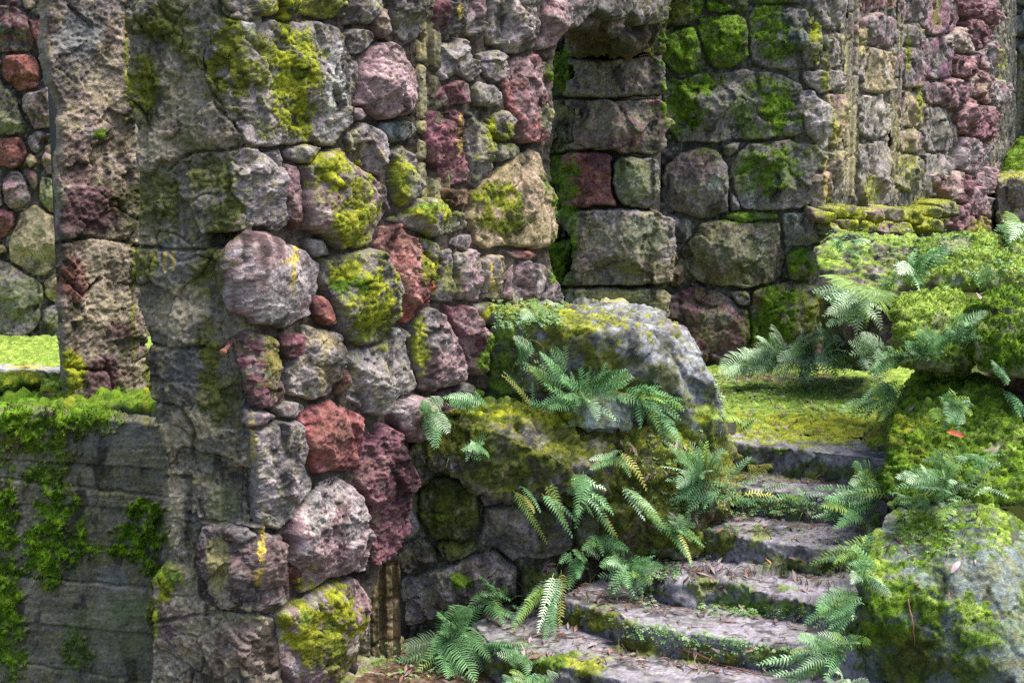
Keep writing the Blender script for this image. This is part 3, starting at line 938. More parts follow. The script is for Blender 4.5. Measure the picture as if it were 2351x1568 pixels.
panel(S1, [(575,-170),(1262,-170),(1240,300),(1225,520),(1255,700),(1115,745),(1095,925),(985,985),(915,1010),(900,1230),(845,1290),(822,1400),(780,1560),(740,1620),(560,1620)],
      (.11,.09,.075), (.05,.042,.036), wall, 'mortar', D=7.8, o=-.10, step=1.7, amp=1.2, speck=.05, moss=.0, use_patch=False, rim=.02, olive=0)
panel(S1, [(282,-170),(600,-170),(600,330),(590,560),(560,590),(600,760),(604,1000),(610,1200),(590,1400),(640,1400),(655,1500),(650,1640),(341,1640),(346,1420),(342,1330),(375,1280),(372,1200),(370,1050),(346,960),(332,880),(330,790),(306,700),(311,560),(306,430),(301,330),(284,200)],
      (.31,.27,.23), (.13,.118,.105), wall, 'plaster', D=7.05, o=0.0, base=.0, recess=((478,535,552,570,.16),(508,1075,588,1200,.05),(384,1092,440,1300,.035)), moss=.16, mk='o', mfreq=6, speck=.35, back=.16, amp=1.6, up=.2)
# ribbed concrete strip left by the old window frame
def ribbed(surf, x0, x1, y0, y1, D, parent, name, ribs=5, depth=.10, tint=(.28, .24, .16), c2=(.2, .19, .14), inset=.10, rib=.03, brk=.05):
    SEED[0] += 1; sd = SEED[0]
    a = np.array(surf.uv(x0, y1, -inset)); b = np.array(surf.uv(x1, y0, -inset))
    s = .9 * D / 1422
    u = np.arange(a[0], b[0] + s, s); v = np.arange(min(a[1], b[1]), max(a[1], b[1]) + s, s * 1.2)
    U, Vv = np.meshgrid(u, v); U = U.ravel(); Vv = Vv.ravel()
    t = (U - a[0]) / (b[0] - a[0])
    q = np.column_stack([U, Vv, np.full(len(U), sd * 1.3)])
    h = -inset + rib * (np.floor(t * ribs + .15 * fbm(q, 3, 2, 1)) % 2) + .02 * t
    k = (Vv * 4.2 + .25 * fbm(q, 4, 2, 6)) % 1.0
    h = h - .03 * np.exp(-((k - .5) / .05) ** 2) * (fbm(q, 2.5, 2, 7) > -.1)
    h = h + .006 * fbm(q, 30, 3, 2) - brk * ss(.25, .6, fbm(q, 9, 3, 12))
    W = surf.pos(U, Vv, h)
    n1 = len(u); n2 = len(v)
    idx = np.arange(n1 * n2).reshape(n2, n1)
    F = np.stack([idx[:-1, :-1], idx[:-1, 1:], idx[1:, 1:], idx[1:, :-1]], -1).reshape(-1, 4)
    return finish(name, W, F, parent, tint, c2, mat=M_CONC, seed=sd, D=D, speck=.1, moss=0)
ribbed(S1, 938, 1012, -40, 480, 8.2, wall, 'window_jamb', 5, inset=.0)
SRB = Surf([plan(815, 7.44, 1300), plan(935, 7.52, 1300)])
ribbed(SRB, 838, 912, 1285, 1520, 7.5, wall, 'ribbed_concrete', 5, tint=(.32,.25,.16), c2=(.2,.16,.11), inset=.0, rib=.035, brk=.01)
ribbed(SRB, 818, 846, 1285, 1520, 7.45, wall, 'mortar_strip', 1, tint=(.22,.21,.18), inset=-.035)
t_ = S1.d[1]; n_ = -S1.n[1]
cA = S1.P[1] + t_ * .25 + n_ * .2; cB = S1.P[2] - t_ * .2 + n_ * .2
core([cA, cB, cB + n_ * .38, cA + n_ * .42, cA + n_ * .42 - t_ * .1, (plan(400, 7.0)[0], 7.0), (plan(500, 7.0)[0], 6.92)], -1.6, 2.78, wall)
# rusty pin in the plaster
def tube(P, r, k=8):
    P = np.array(P, float); V = []; F = []
    for i, p in enumerate(P):
        t = P[min(i + 1, len(P) - 1)] - P[max(i - 1, 0)]; t /= np.linalg.norm(t) + 1e-9
        s_ = np.cross(t, (0, 0, 1) if abs(t[2]) < .9 else (1, 0, 0)); s_ /= np.linalg.norm(s_); u_ = np.cross(t, s_)
        rr = r[i] if hasattr(r, '__len__') else r
        for j in range(k):
            a = 6.2832 * j / k; V.append(p + rr * (math.cos(a) * s_ + math.sin(a) * u_))
    for i in range(len(P) - 1):
        for j in range(k):
            F.append((i * k + j, i * k + (j + 1) % k, (i + 1) * k + (j + 1) % k, (i + 1) * k + j))
    V.append(P[-1]); c = len(V) - 1; n = (len(P) - 1) * k
    for j in range(k): F.append((n + j, n + (j + 1) % k, c, c))
    return np.array(V), np.array(F)
p0 = S1.pos(*[np.array([v]) for v in S1.uv(531, 783)], np.array([-.03]))[0]
pd = np.array((-.02, -.14, -.035))
V, F = tube([p0, p0 + pd * .5, p0 + pd, p0 + pd, p0 + pd * 1.08], [.011, .011, .011, .017, .016])
link_mesh('iron_pin', V, F, M_ROCK, wall, np.tile((.30, .13, .09), (len(V), 1)))

# ------------------------------------------------------------------ second jamb, concrete wall, sill and far left wall
jamb = thing('rubble_jamb', (0, 0, 0), 'rough mortar window jamb with embedded purple stones, standing on the board-marked concrete wall', 'wall pier')
panel(SJ, [(98,-170),(300,-170),(330,500),(350,800),(352,975),(262,950),(155,940),(148,860),(142,700),(140,600),(131,470),(130,330),(134,250),(104,150)],
      (.34,.28,.24), (.19,.16,.155), jamb, 'plaster', D=8.4, o=0, amp=1.35, speck=.35, moss=0, back=.07)
c0 = np.array(SJ.P[0]); c1_ = np.array(SJ.P[1]); dn = np.array([-SJ.n[0][0], -SJ.n[0][1]])
core([tuple(np.array(plan(190, 8.5)) + dn * .08), tuple(np.array(plan(335, 8.76)) + dn * .1), tuple(np.array(plan(335, 8.76)) + dn * .5), tuple(np.array(plan(200, 8.5)) + dn * .45)], .3, 2.9, jamb)

conc = thing('concrete_wall', (0, 0, 0), 'low board-marked concrete wall with green moss curtains under the window opening', 'concrete wall')
panel(SC_, [(-140,950),(100,938),(200,948),(300,958),(420,968),(420,1660),(-140,1660)], (.24,.225,.19), (.135,.13,.105), conc, 'wall_face', D=8.0, style='board',
      boards=[(1056,1080,.022,-.012),(1100,1140,.022,.014),(1158,1172,.018,-.01),(1250,1262,.012,.004),(1318,1352,.028,.016),(1425,1460,.026,-.012),(1515,1572,.014,.010)],
      speck=.35, mat=M_CONC, thick=.03, bladelen=1.7, back=.10, moss=.12, mk='d', up=0)
V, F = prism([plan(-120, 8.12, 950), plan(420, 8.17, 950), plan(420, 8.85, 950), plan(-120, 8.85, 950)], -1.4, .34, .016)
V = rough_solid(V, F, 31, .5, 3)
finish('wall_top', V, F, conc, (.15,.15,.13), (.1,.1,.09), mat=M_CONC, moss=.9, mk='g', D=8.2, up=1, thick=.03, seed=31)
sill = thing('window_sill', (0, 0, 0), 'pale flat sill slab above mossy stones and a dark gap, in front of the bright green floor', 'stone sill')
V, F = prism([plan(-100, 9.06, 850), plan(200, 9.0, 850), plan(200, 9.42, 850), plan(-100, 9.4, 850)], .34, .405, .014)
V = rough_solid(V, F, 33, .35, 2)
finish('slab', V, F, sill, (.42,.42,.42), LG, mat=M_SLAB, D=9, seed=33, moss=0)
for i, (x, y, w_, h_) in enumerate([(15, 885, 75, 40), (75, 878, 50, 32), (118, 898, 48, 62), (160, 900, 40, 60), (-50, 890, 60, 50)]):
    P = [at(x + a * w_ / 2, y + b * h_ / 2, 8.75 + c * .2 + (.1 if y < 890 else -.1)) for a in (-1, 1) for b in (-1, 1) for c in (-1, 1)] + [at(x, y - h_ * .6, 8.75), at(x, y, 8.45)]
    boulder('stone', P, GY, DG, parent=sill, D=8.8, moss=.85, mk='y', amp=.6)

lw = thing('rubble_wall', (0, 0, 0), 'distant wall of small red, grey and tan stones behind the plastered jamb', 'stone wall')
left = [
 ([(0,22),(60,32),(88,80),(68,120),(-10,110),(-30,60)],DG,PU,.10,0,'y'),([(60,42),(100,50),(105,100),(82,108)],RD,PU,.08,0,'y'),
 ([(20,132),(70,127),(90,160),(85,200),(42,203),(15,170)],RD,(.2,.1,.08),.14,0,'y'),([(95,142),(128,152),(135,190),(105,185)],GY,PK,.08,0,'y'),
 ([(60,217),(110,207),(130,222),(140,285),(82,288),(58,250)],GY,PK,.12,0,'y'),([(-20,180),(25,222),(58,288),(56,308),(-20,310)],DG,GT,.10,.1,'y'),
 ([(-20,322),(50,312),(60,350),(30,378),(-20,380)],PU,RD,.1,0,'y'),([(55,317),(115,307),(102,340),(72,350)],PU,GY,.08,0,'y'),
 ([(100,332),(140,322),(140,390),(107,400)],TN,PK,.08,0,'y'),([(7,410),(40,397),(63,430),(58,468),(22,478),(2,440)],PK,GY,.12,0,'y'),
 ([(92,402),(130,422),(145,480),(112,490),(90,440)],GT,TN,.08,.1,'y'),([(40,502),(75,477),(120,492),(150,520),(150,600),(110,633),(62,623),(30,590),(32,540)],(.28,.25,.18),TN,.14,.0,'y',{'rough':.6}),
 ([(-20,482),(28,487),(33,520),(-10,545)],PU,RD,.1,0,'y'),([(-20,600),(60,632),(93,660),(93,738),(40,768),(-20,765)],GT,GY,.12,.2,'y'),
 ([(102,642),(135,617),(150,690),(112,680)],GT,TN,.08,.25,'y'),([(97,712),(150,707),(150,775),(94,770)],GT,GY,.08,.1,'y'),([(65,392),(88,402),(83,438),(70,428)],GY,PU,.06,0,'y'),
 ([(-20,390),(0,395),(5,470),(-20,475)],GY,GY,.1,0,'y'),
]
polysL = []
add_stones(SL, left, lw, 13.7, polysL)
for pl in chinks([(-20,0),(150,0),(150,775),(-20,775)], polysL, 40, 5, 7, 24):
    stone(SL, pl, random.choice((PK, GY, PU, RD, TN)), random.choice((GY, PU, BR)), .08, 0, 'y', lw, 'chink_stone', D=13.7, use_patch=False)
panel(SL, [(-90,-170),(260,-170),(260,790),(-90,790)], (.08,.07,.065), (.05,.045,.04), lw, 'mortar', D=13.7, o=-.13, step=2.0, use_patch=False, olive=0)

# ------------------------------------------------------------------ passage: lintel, pier and the wall behind it
arch = thing('stone_lintel', (0, 0, 0), 'heavy stone lintel with dark underside bridging the doorway between near wall and pier', 'stone lintel')
pa = []
add_stones(SLn, [
 ([(1262,-50),(1362,-50),(1352,18),(1312,58),(1285,50),(1265,20)],PK,LG,.14,0,'y'),
 ([(1366,-50),(1440,-50),(1445,30),(1400,38),(1368,20)],LG,GY,.12,.2,'y'),
 ([(1444,-50),(1532,-50),(1520,40),(1480,48),(1450,30)],GY,LG,.12,.3,'y')], arch, 10.6, pa)
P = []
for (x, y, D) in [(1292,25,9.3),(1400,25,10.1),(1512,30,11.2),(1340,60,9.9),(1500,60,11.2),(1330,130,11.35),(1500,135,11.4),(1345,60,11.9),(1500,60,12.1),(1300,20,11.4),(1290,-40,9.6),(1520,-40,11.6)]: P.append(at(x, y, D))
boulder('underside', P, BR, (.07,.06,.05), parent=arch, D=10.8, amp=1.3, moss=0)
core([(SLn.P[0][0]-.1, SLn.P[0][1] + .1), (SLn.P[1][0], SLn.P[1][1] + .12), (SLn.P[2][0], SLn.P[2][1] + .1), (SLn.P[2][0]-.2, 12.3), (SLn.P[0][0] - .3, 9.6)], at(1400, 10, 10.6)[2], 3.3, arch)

pier = thing('stone_pier', (0, 0, 0), 'shaded pier of stacked squared stones beside the narrow dark doorway', 'stone pier')
pp_ = []
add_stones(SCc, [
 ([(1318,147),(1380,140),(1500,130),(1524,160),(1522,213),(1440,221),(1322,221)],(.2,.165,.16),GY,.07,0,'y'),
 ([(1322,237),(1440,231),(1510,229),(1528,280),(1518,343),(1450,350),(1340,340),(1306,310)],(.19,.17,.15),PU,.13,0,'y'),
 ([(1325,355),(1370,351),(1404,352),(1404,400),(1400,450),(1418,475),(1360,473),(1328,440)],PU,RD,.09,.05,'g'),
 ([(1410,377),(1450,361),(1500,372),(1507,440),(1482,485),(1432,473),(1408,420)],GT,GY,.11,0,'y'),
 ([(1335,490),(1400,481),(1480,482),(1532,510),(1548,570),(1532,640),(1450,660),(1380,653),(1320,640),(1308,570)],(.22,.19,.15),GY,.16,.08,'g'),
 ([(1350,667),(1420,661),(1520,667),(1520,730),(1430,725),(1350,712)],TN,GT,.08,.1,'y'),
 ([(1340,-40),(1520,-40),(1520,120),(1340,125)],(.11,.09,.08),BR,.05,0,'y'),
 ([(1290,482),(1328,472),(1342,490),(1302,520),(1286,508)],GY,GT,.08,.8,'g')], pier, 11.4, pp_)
for pl in chinks([(1325,130),(1495,130),(1495,740),(1320,740)], pp_, 14, 9, 4, 12):
    stone(SCc, pl, random.choice((PK, GY, RD)), BR, .04, .1, 'g', pier, 'chink_stone', D=11.4, use_patch=False, o=-.01)
core([plan(1328, 11.5), plan(1512, 11.5), plan(1512, 12.4), plan(1345, 12.4)], 0, 3.3, pier)

rear = thing('rubble_wall', (0, 0, 0), 'dark mossy wall glimpsed through the narrow doorway beside the pier', 'stone wall')
pr = []
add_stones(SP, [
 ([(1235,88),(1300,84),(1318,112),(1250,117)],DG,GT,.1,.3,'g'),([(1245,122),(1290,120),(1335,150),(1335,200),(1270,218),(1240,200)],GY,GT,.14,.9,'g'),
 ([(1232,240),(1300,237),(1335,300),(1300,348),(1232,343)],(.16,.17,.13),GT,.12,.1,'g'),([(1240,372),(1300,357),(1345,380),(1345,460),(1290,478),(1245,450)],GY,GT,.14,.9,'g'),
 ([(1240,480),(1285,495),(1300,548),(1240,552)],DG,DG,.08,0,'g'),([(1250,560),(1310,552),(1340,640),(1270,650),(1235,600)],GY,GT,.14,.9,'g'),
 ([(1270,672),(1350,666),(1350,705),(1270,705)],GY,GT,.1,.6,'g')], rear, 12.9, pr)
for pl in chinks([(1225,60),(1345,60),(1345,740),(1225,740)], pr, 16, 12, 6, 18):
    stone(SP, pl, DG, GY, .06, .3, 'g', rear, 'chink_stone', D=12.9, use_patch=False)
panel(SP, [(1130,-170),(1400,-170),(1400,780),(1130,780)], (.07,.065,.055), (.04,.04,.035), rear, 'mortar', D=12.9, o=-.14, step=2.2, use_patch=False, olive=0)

# ------------------------------------------------------------------ far wall
fw = thing('rubble_wall', (0, 0, 0), 'far wall, shaded mossy end and long sunlit side with two ribbed window slots and purple stones', 'stone wall')
DB = lambda x: 12.0 if x < 1880 else 12 + (x - 1880) / 415 * 8
PL = (.30, .19, .22)
farst = [
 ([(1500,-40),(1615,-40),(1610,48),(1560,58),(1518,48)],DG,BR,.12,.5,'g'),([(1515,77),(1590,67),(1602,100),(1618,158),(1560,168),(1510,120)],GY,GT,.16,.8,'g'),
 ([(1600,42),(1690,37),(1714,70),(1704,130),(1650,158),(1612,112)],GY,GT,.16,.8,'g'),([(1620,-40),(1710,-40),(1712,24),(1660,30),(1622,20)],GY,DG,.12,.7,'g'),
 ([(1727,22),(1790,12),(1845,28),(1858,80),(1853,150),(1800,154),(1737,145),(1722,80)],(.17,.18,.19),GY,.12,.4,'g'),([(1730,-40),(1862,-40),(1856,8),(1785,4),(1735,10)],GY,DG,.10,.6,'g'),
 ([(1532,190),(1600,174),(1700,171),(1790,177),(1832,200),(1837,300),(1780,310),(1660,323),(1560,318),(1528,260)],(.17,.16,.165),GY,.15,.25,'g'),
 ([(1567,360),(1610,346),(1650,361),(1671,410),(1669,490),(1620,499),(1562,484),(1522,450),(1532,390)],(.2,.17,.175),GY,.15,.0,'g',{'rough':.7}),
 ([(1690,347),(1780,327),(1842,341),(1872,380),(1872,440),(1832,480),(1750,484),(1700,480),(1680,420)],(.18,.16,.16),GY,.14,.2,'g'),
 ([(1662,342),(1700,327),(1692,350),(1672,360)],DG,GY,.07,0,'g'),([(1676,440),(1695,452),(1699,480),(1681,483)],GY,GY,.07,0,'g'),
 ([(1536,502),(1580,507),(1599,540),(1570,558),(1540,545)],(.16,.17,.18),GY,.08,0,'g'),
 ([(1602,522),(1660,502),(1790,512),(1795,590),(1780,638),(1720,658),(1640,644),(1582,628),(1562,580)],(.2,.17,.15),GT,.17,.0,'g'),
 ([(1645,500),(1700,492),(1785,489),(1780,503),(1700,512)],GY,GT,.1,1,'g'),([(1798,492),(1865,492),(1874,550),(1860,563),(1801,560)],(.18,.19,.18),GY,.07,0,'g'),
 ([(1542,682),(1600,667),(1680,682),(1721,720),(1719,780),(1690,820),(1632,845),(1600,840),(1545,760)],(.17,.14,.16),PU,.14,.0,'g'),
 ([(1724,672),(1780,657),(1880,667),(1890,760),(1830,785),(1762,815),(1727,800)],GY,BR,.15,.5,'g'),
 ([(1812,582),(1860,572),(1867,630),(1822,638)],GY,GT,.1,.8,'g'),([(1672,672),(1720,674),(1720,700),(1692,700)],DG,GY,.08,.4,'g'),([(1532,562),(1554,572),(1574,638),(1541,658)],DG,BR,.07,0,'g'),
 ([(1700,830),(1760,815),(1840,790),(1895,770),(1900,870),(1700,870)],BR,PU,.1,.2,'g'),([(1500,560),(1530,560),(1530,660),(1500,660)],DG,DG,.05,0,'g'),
 # lit side
 ([(1870,-40),(1930,-40),(1927,60),(1902,65),(1880,30)],LG,GY,.08,.1,'y'),([(1850,92),(1868,42),(1886,62),(1890,130),(1872,155),(1852,150)],GY,GT,.1,.6,'y'),
 ([(1892,80),(1928,85),(1930,150),(1902,155),(1890,110)],LG,GY,.08,.3,'y'),([(1850,167),(1925,162),(1932,205),(1890,212),(1860,197)],LG,GY,.08,0,'y'),
 ([(1842,215),(1870,207),(1898,250),(1905,320),(1890,350),(1870,330),(1850,262)],(.36,.33,.32),LG,.12,0,'y'),([(1902,217),(1932,222),(1932,290),(1912,340),(1906,260)],PK,TN,.12,.2,'y'),
 ([(1842,332),(1880,327),(1903,370),(1898,398),(1870,390)],GY,GT,.1,.3,'y'),([(1850,402),(1898,392),(1903,460),(1880,490),(1858,450)],LG,PK,.1,0,'y'),([(1907,350),(1932,352),(1927,420),(1902,470),(1906,400)],LG,TN,.1,.1,'y'),
 ([(1975,-40),(2040,-40),(2040,20),(1980,28)],GY,PU,.12,.1,'y'),([(1975,50),(2010,27),(2043,50),(2040,100),(2002,104),(1975,90)],PK,GY,.14,.1,'y'),
 ([(1977,107),(2010,117),(2040,127),(2038,200),(2010,213),(1987,200),(1979,150)],LG,TN,.14,.1,'y'),([(1979,237),(2010,222),(2043,265),(2030,300),(2000,323),(1979,290)],(.4,.36,.34),GY,.14,0,'y'),
 ([(1977,337),(2020,327),(2034,380),(2040,440),(2015,473),(1987,460),(1977,400)],LG,GY,.14,.2,'y'),
]
for (y0, y1) in [(-40,52),(60,108),(112,205),(212,292),(302,352),(360,432)]:
    j = random.Random(y0)
    farst.append(([(2070+j.randint(-1,2),y0),(2098,y0-4),(2114,y0+6),(2116,y1-8),(2095,y1),(2072,y1-6)], random.choice((LG,GY,PK)), random.choice((GY,GT)), .14, .2, 'y'))
for (y0, y1, c) in [(-40,78,PL),(92,185,(.2,.12,.16)),(190,243,PU),(250,350,GY),(356,440,LG)]:
    farst.append(([(2122,y0),(2160,y0-4),(2180,y0+12),(2186,(y0+y1)//2),(2172,y1-4),(2140,y1),(2122,y1-12)], c, GY, .18, .05, 'y'))
polysB = []
nb = next(i for i, q in enumerate(farst) if q[0][0] == (1870, -40))
add_stones(SB, farst[:nb], fw, DB, polysB)
add_stones(SB, farst[nb:], fw, DB, polysB, bscale=.6, grow=.02)
vr = voro([(2178,-45),(2296,-45),(2300,150),(2292,300),(2298,520),(2290,545),(2175,535),(2168,440),(2188,350)], 50, 66, 4, .98)
for i, pl in enumerate(vr):
    c = [(.30,.20,.21), (.26,.18,.19), (.30,.22,.235), (.34,.27,.26), (.24,.15,.165)][i % 5]
    stone(SB, pl, c, LG if i % 3 == 0 else (.20,.11,.13), .11, .03, 'y', fw, D=17.5, rough=1.6, lava=.5, o=.1)
polysB += vr
vr = voro([(1880,478),(2170,455),(2180,540),(1880,560)], 40, 34, 8, .92)
for i, pl in enumerate(vr):
    stone(SB, pl, random.choice((LG, GT, PK, GY)), GT, .16, .45, 'y', fw, D=14.5, o=.16)
polysB += vr
for pl in chinks([(1530,-30),(1930,-30),(1930,480),(1880,640),(1720,830),(1530,700)], polysB, 60, 21, 5, 16):
    stone(SB, pl, random.choice((PK, GY, PU, DG)), random.choice((GY, BR)), .06, random.choice((0, .3, .6)), 'g', fw, 'chink_stone', D=12.2, o=-.02, it=0, rough=1.6)
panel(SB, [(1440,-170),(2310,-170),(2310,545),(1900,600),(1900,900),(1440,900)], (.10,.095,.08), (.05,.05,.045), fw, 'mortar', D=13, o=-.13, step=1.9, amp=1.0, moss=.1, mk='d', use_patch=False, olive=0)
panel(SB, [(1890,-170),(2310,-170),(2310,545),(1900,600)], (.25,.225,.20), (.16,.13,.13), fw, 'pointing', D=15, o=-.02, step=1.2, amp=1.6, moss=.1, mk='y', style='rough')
ribbed(SB, 1929, 1973, -40, 452, 12.8, fw, 'window_jamb', 5, tint=(.27,.235,.19), c2=(.20,.175,.17), inset=-.015, rib=.02, brk=.012)
ribbed(SB, 2041, 2069, -40, 420, 14.8, fw, 'window_jamb', 4, tint=(.27,.235,.19), c2=(.20,.175,.17), inset=-.015, rib=.025, brk=.012)
k0 = np.array(SB.P[1]); k1 = np.array(SB.P[2]); kn = -SB.n[1]
core([(SB.P[0][0] - .1, 12.25), (k0[0] - .15, 12.2), tuple(k1 + kn * .22), tuple(k1 + kn * .9), (k0[0] - .6, 13.2), (SB.P[0][0] - .1, 12.8)], 0, 3.55, fw)

back = thing('rubble_wall', (0, 0, 0), 'sunlit tan rear wall at the far right with a mossy ledge', 'stone wall')
SK = Surf([plan(2180, 24), plan(2520, 21.0)])
panel(SK, [(2200,-80),(2500,-80),(2500,600),(2200,600)], (.34,.29,.21), (.22,.19,.17), back, 'wall_face', D=22, amp=3.2, speck=.5, moss=.15, step=1.1)
for i, pl in enumerate(voro([(2285,-45),(2400,-45),(2400,120),(2300,110)], 34, 40, 14, .93)):
    stone(SK, pl, GY, LG, .2, .25, 'y', back, D=22, o=.05)
boulder('mossy_shoulder', [at(x, y, D) for x, y, D in [(2290,395,20),(2330,330,20),(2360,305,20.2),(2450,300,20),(2450,420,19.4),(2300,415,19.6),(2400,340,21),(2300,420,20.6)]], GT, GY, parent=back, D=20, moss=1.2, mk='g')
boulder('mossy_ledge', [at(x, y, D) for x, y, D in [(2285,410,18.6),(2450,420,18),(2285,392,20),(2450,395,20),(2290,540,18.4),(2450,540,18),(2290,540,20)]], LG, GT, parent=back, D=19, moss=.5, mk='y')

# the courses just above the photograph's upper edge
for (sf, x0, x1, par, dd, w_, h_, sd_) in ((S1, 500, 1272, wall, 7.6, 95, 66, 51), (SB, 1525, 2285, fw, 14, 74, 62, 52), (SCc, 1318, 1522, pier, 11.4, 100, 66, 53), (SLn, 1262, 1530, arch, 10.6, 90, 66, 54), (SL, -20, 150, lw, 13.7, 60, 50, 55)):
    vs = voro([(x0, -175), (x1, -175), (x1, -44), (x0, -44)], w_, h_, sd_, .97)
    for pl in vs:
        stone(sf, pl, random.choice((GY, LG, PK, PU)), random.choice((GY, DG, GT)), .08, random.choice((.1, .4, .7)), 'y', par, 'coping_stone', D=dd, step=1.9, o=.03)

# ================================================================== ground, terrace, boulders, stairs
def ground_sheet(name, x0, x1, y0, y1, z, s, c1, c2, D, amp=.012, seed=0, **kw):
    nx = int((x1 - x0) / s) + 1; ny = int((y1 - y0) / s) + 1
    gx, gy = np.meshgrid(np.linspace(x0, x1, nx), np.linspace(y0, y1, ny))
    V = np.column_stack([gx.ravel(), gy.ravel(), np.full(nx * ny, z)])
    V[:, 2] += amp * (1.6 * fbm(V, 1.6, 2, seed) + fbm(V, 8, 3, seed) + .5 * fbm(V, 40, 2, seed))
    idx = np.arange(nx * ny).reshape(ny, nx)
    F = np.stack([idx[:-1, :-1], idx[:-1, 1:], idx[1:, 1:], idx[1:, :-1]], -1).reshape(-1, 4)
    o = finish(name, V, F, None, c1, c2, mat=M_GROUND, D=D, seed=seed, **kw)
    o['kind'] = 'structure'
    return o
EARTH = (.10, .065, .045)
# lower ground to the horizon, and the raised terrace behind the walls
me_pts = [(-260, -120), (260, -120), (260, 400), (-260, 400)]
Vg = np.array([(x, y, -1.75) for x, y in me_pts]); 
g0 = link_mesh('ground', Vg, np.array([[0, 1, 2, 3]]), M_GROUND, None, np.tile((.07, .07, .03), (4, 1))); g0['kind'] = 'structure'
Vt = np.array([(x, y, z) for z in (-1.8, -.03) for x, y in [(-200, 8.95), (200, 8.95), (200, 390), (-200, 390)]])
g1 = link_mesh('terrace', Vt, np.array([[4, 5, 6, 7], [0, 1, 5, 4], [1, 2, 6, 5], [2, 3, 7, 6], [3, 0, 4, 7]]), M_GROUND, None, np.tile((.08, .10, .02), (8, 1)), smooth=False); g1['kind'] = 'structure'
PATCH += [('ml',1800,960,260,50,1),('my',1850,985,260,40,1),('mg',1760,900,160,30,.6),('clear',1780,868,160,12,1)]
ground_sheet('lawn', .6, 3.6, 8.98, 12.05, .0, .013, EARTH, (.14,.10,.06), 9.5, seed=3, moss=1.0, mk='l', up=.3, mfreq=6, thick=.012, dens=1.0, bladelen=.8)
ground_sheet('mossy_floor', -7.5, -3.2, 9.6, 13.6, .0, .03, EARTH, (.2,.25,.08), 12, seed=4, moss=1.3, mk='l', up=.5, thick=.03, use_patch=False, dens=.9)
ground_sheet('path', -1.6, 1.9, 6.2, 8.6, -.93, .010, EARTH, (.13,.09,.075), 7.4, seed=5, moss=.18, mk='g', up=.1, use_patch=False)

core([(-1.5,6.0),(3.2,6.0),(3.2,9.0),(-.9,9.0),(-1.25,8.0),(-1.3,7.4)], -1.7, -1.0, g0, name='earth_base')
# retaining wall of dark rounded stones beside the steps
rw = thing('retaining_wall', (0, 0, 0), 'low shaded retaining wall of rounded stones between the near wall and the steps', 'stone wall')
prr = []
add_stones(SR, [
 ([(970,1120),(1030,1092),(1098,1130),(1103,1200),(1060,1240),(1000,1230),(967,1180)],DG,GT,.13,.75,'d'),
 ([(1110,1162),(1180,1147),(1280,1152),(1313,1180),(1308,1250),(1270,1280),(1170,1285),(1112,1240)],(.22,.19,.18),GY,.14,.0,'d'),
 ([(895,1255),(960,1242),(1000,1262),(1000,1294),(940,1305),(900,1290)],(.17,.15,.13),DG,.12,0,'d'),
 ([(1005,1252),(1080,1242),(1090,1265),(1030,1280)],DG,GT,.10,.7,'d'),
 ([(917,1332),(1000,1307),(1090,1277),(1140,1272),(1180,1310),(1188,1380),(1100,1402),(1000,1412),(932,1430),(915,1390)],(.24,.2,.195),GY,.13,.0,'d'),
 ([(1202,1292),(1265,1287),(1283,1330),(1252,1370),(1205,1390)],DG,GT,.14,.6,'d'),
 ([(900,1120),(930,1150),(960,1210),(932,1240),(892,1200)],(.18,.17,.2),GY,.12,0,'d'),
 ([(1320,1152),(1400,1142),(1450,1180),(1430,1260),(1342,1280),(1317,1220)],DG,GT,.14,.6,'d'),
 ([(1100,1392),(1180,1387),(1190,1420),(1110,1440)],DG,GT,.10,.5,'d'),([(930,1042),(960,1002),(1000,1062),(970,1112),(940,1102)],DG,GT,.14,.6,'d'),
 ([(1380,1082),(1470,1062),(1500,1142),(1450,1180),(1392,1140)],GY,GT,.14,.95,'o'),([(1442,1182),(1500,1152),(1530,1200),(1500,1260),(1442,1250)],DG,GT,.12,.7,'d'),
 ([(1105,1130),(1180,1120),(1200,1140),(1110,1155)],GY,DG,.10,.2,'d'),([(1015,1075),(1100,1080),(1100,1120),(1040,1090)],DG,GT,.08,.7,'d'),
 ([(1290,1290),(1400,1280),(1400,1330),(1300,1360)],DG,BR,.08,.3,'d')], rw, 8.2, prr)
for pl in chinks([(890,1050),(1500,1060),(1520,1300),(1260,1400),(900,1440)], prr, 26, 31, 7, 18):
    stone(SR, pl, random.choice((GY, DG, BR)), DG, .07, random.choice((0, .4, .7)), 'd', rw, 'chink_stone', D=8.2, use_patch=False)
panel(SR, [(860,1000),(1000,985),(1560,1000),(1660,1060),(1660,1500),(860,1500)], (.08,.07,.06), (.05,.05,.04), rw, 'mortar', D=8.0, o=-.14, step=1.8, amp=1.2, moss=.2, mk='d', use_patch=False)
core([tuple(np.array(SR.P[0]) + (-.1, .16)), tuple(np.array(SR.P[1]) + (0, .16)), tuple(np.array(SR.P[2]) + (0, .2)), (SR.P[3][0], 8.95), (-.5, 8.95)], -.97, .1, rw)

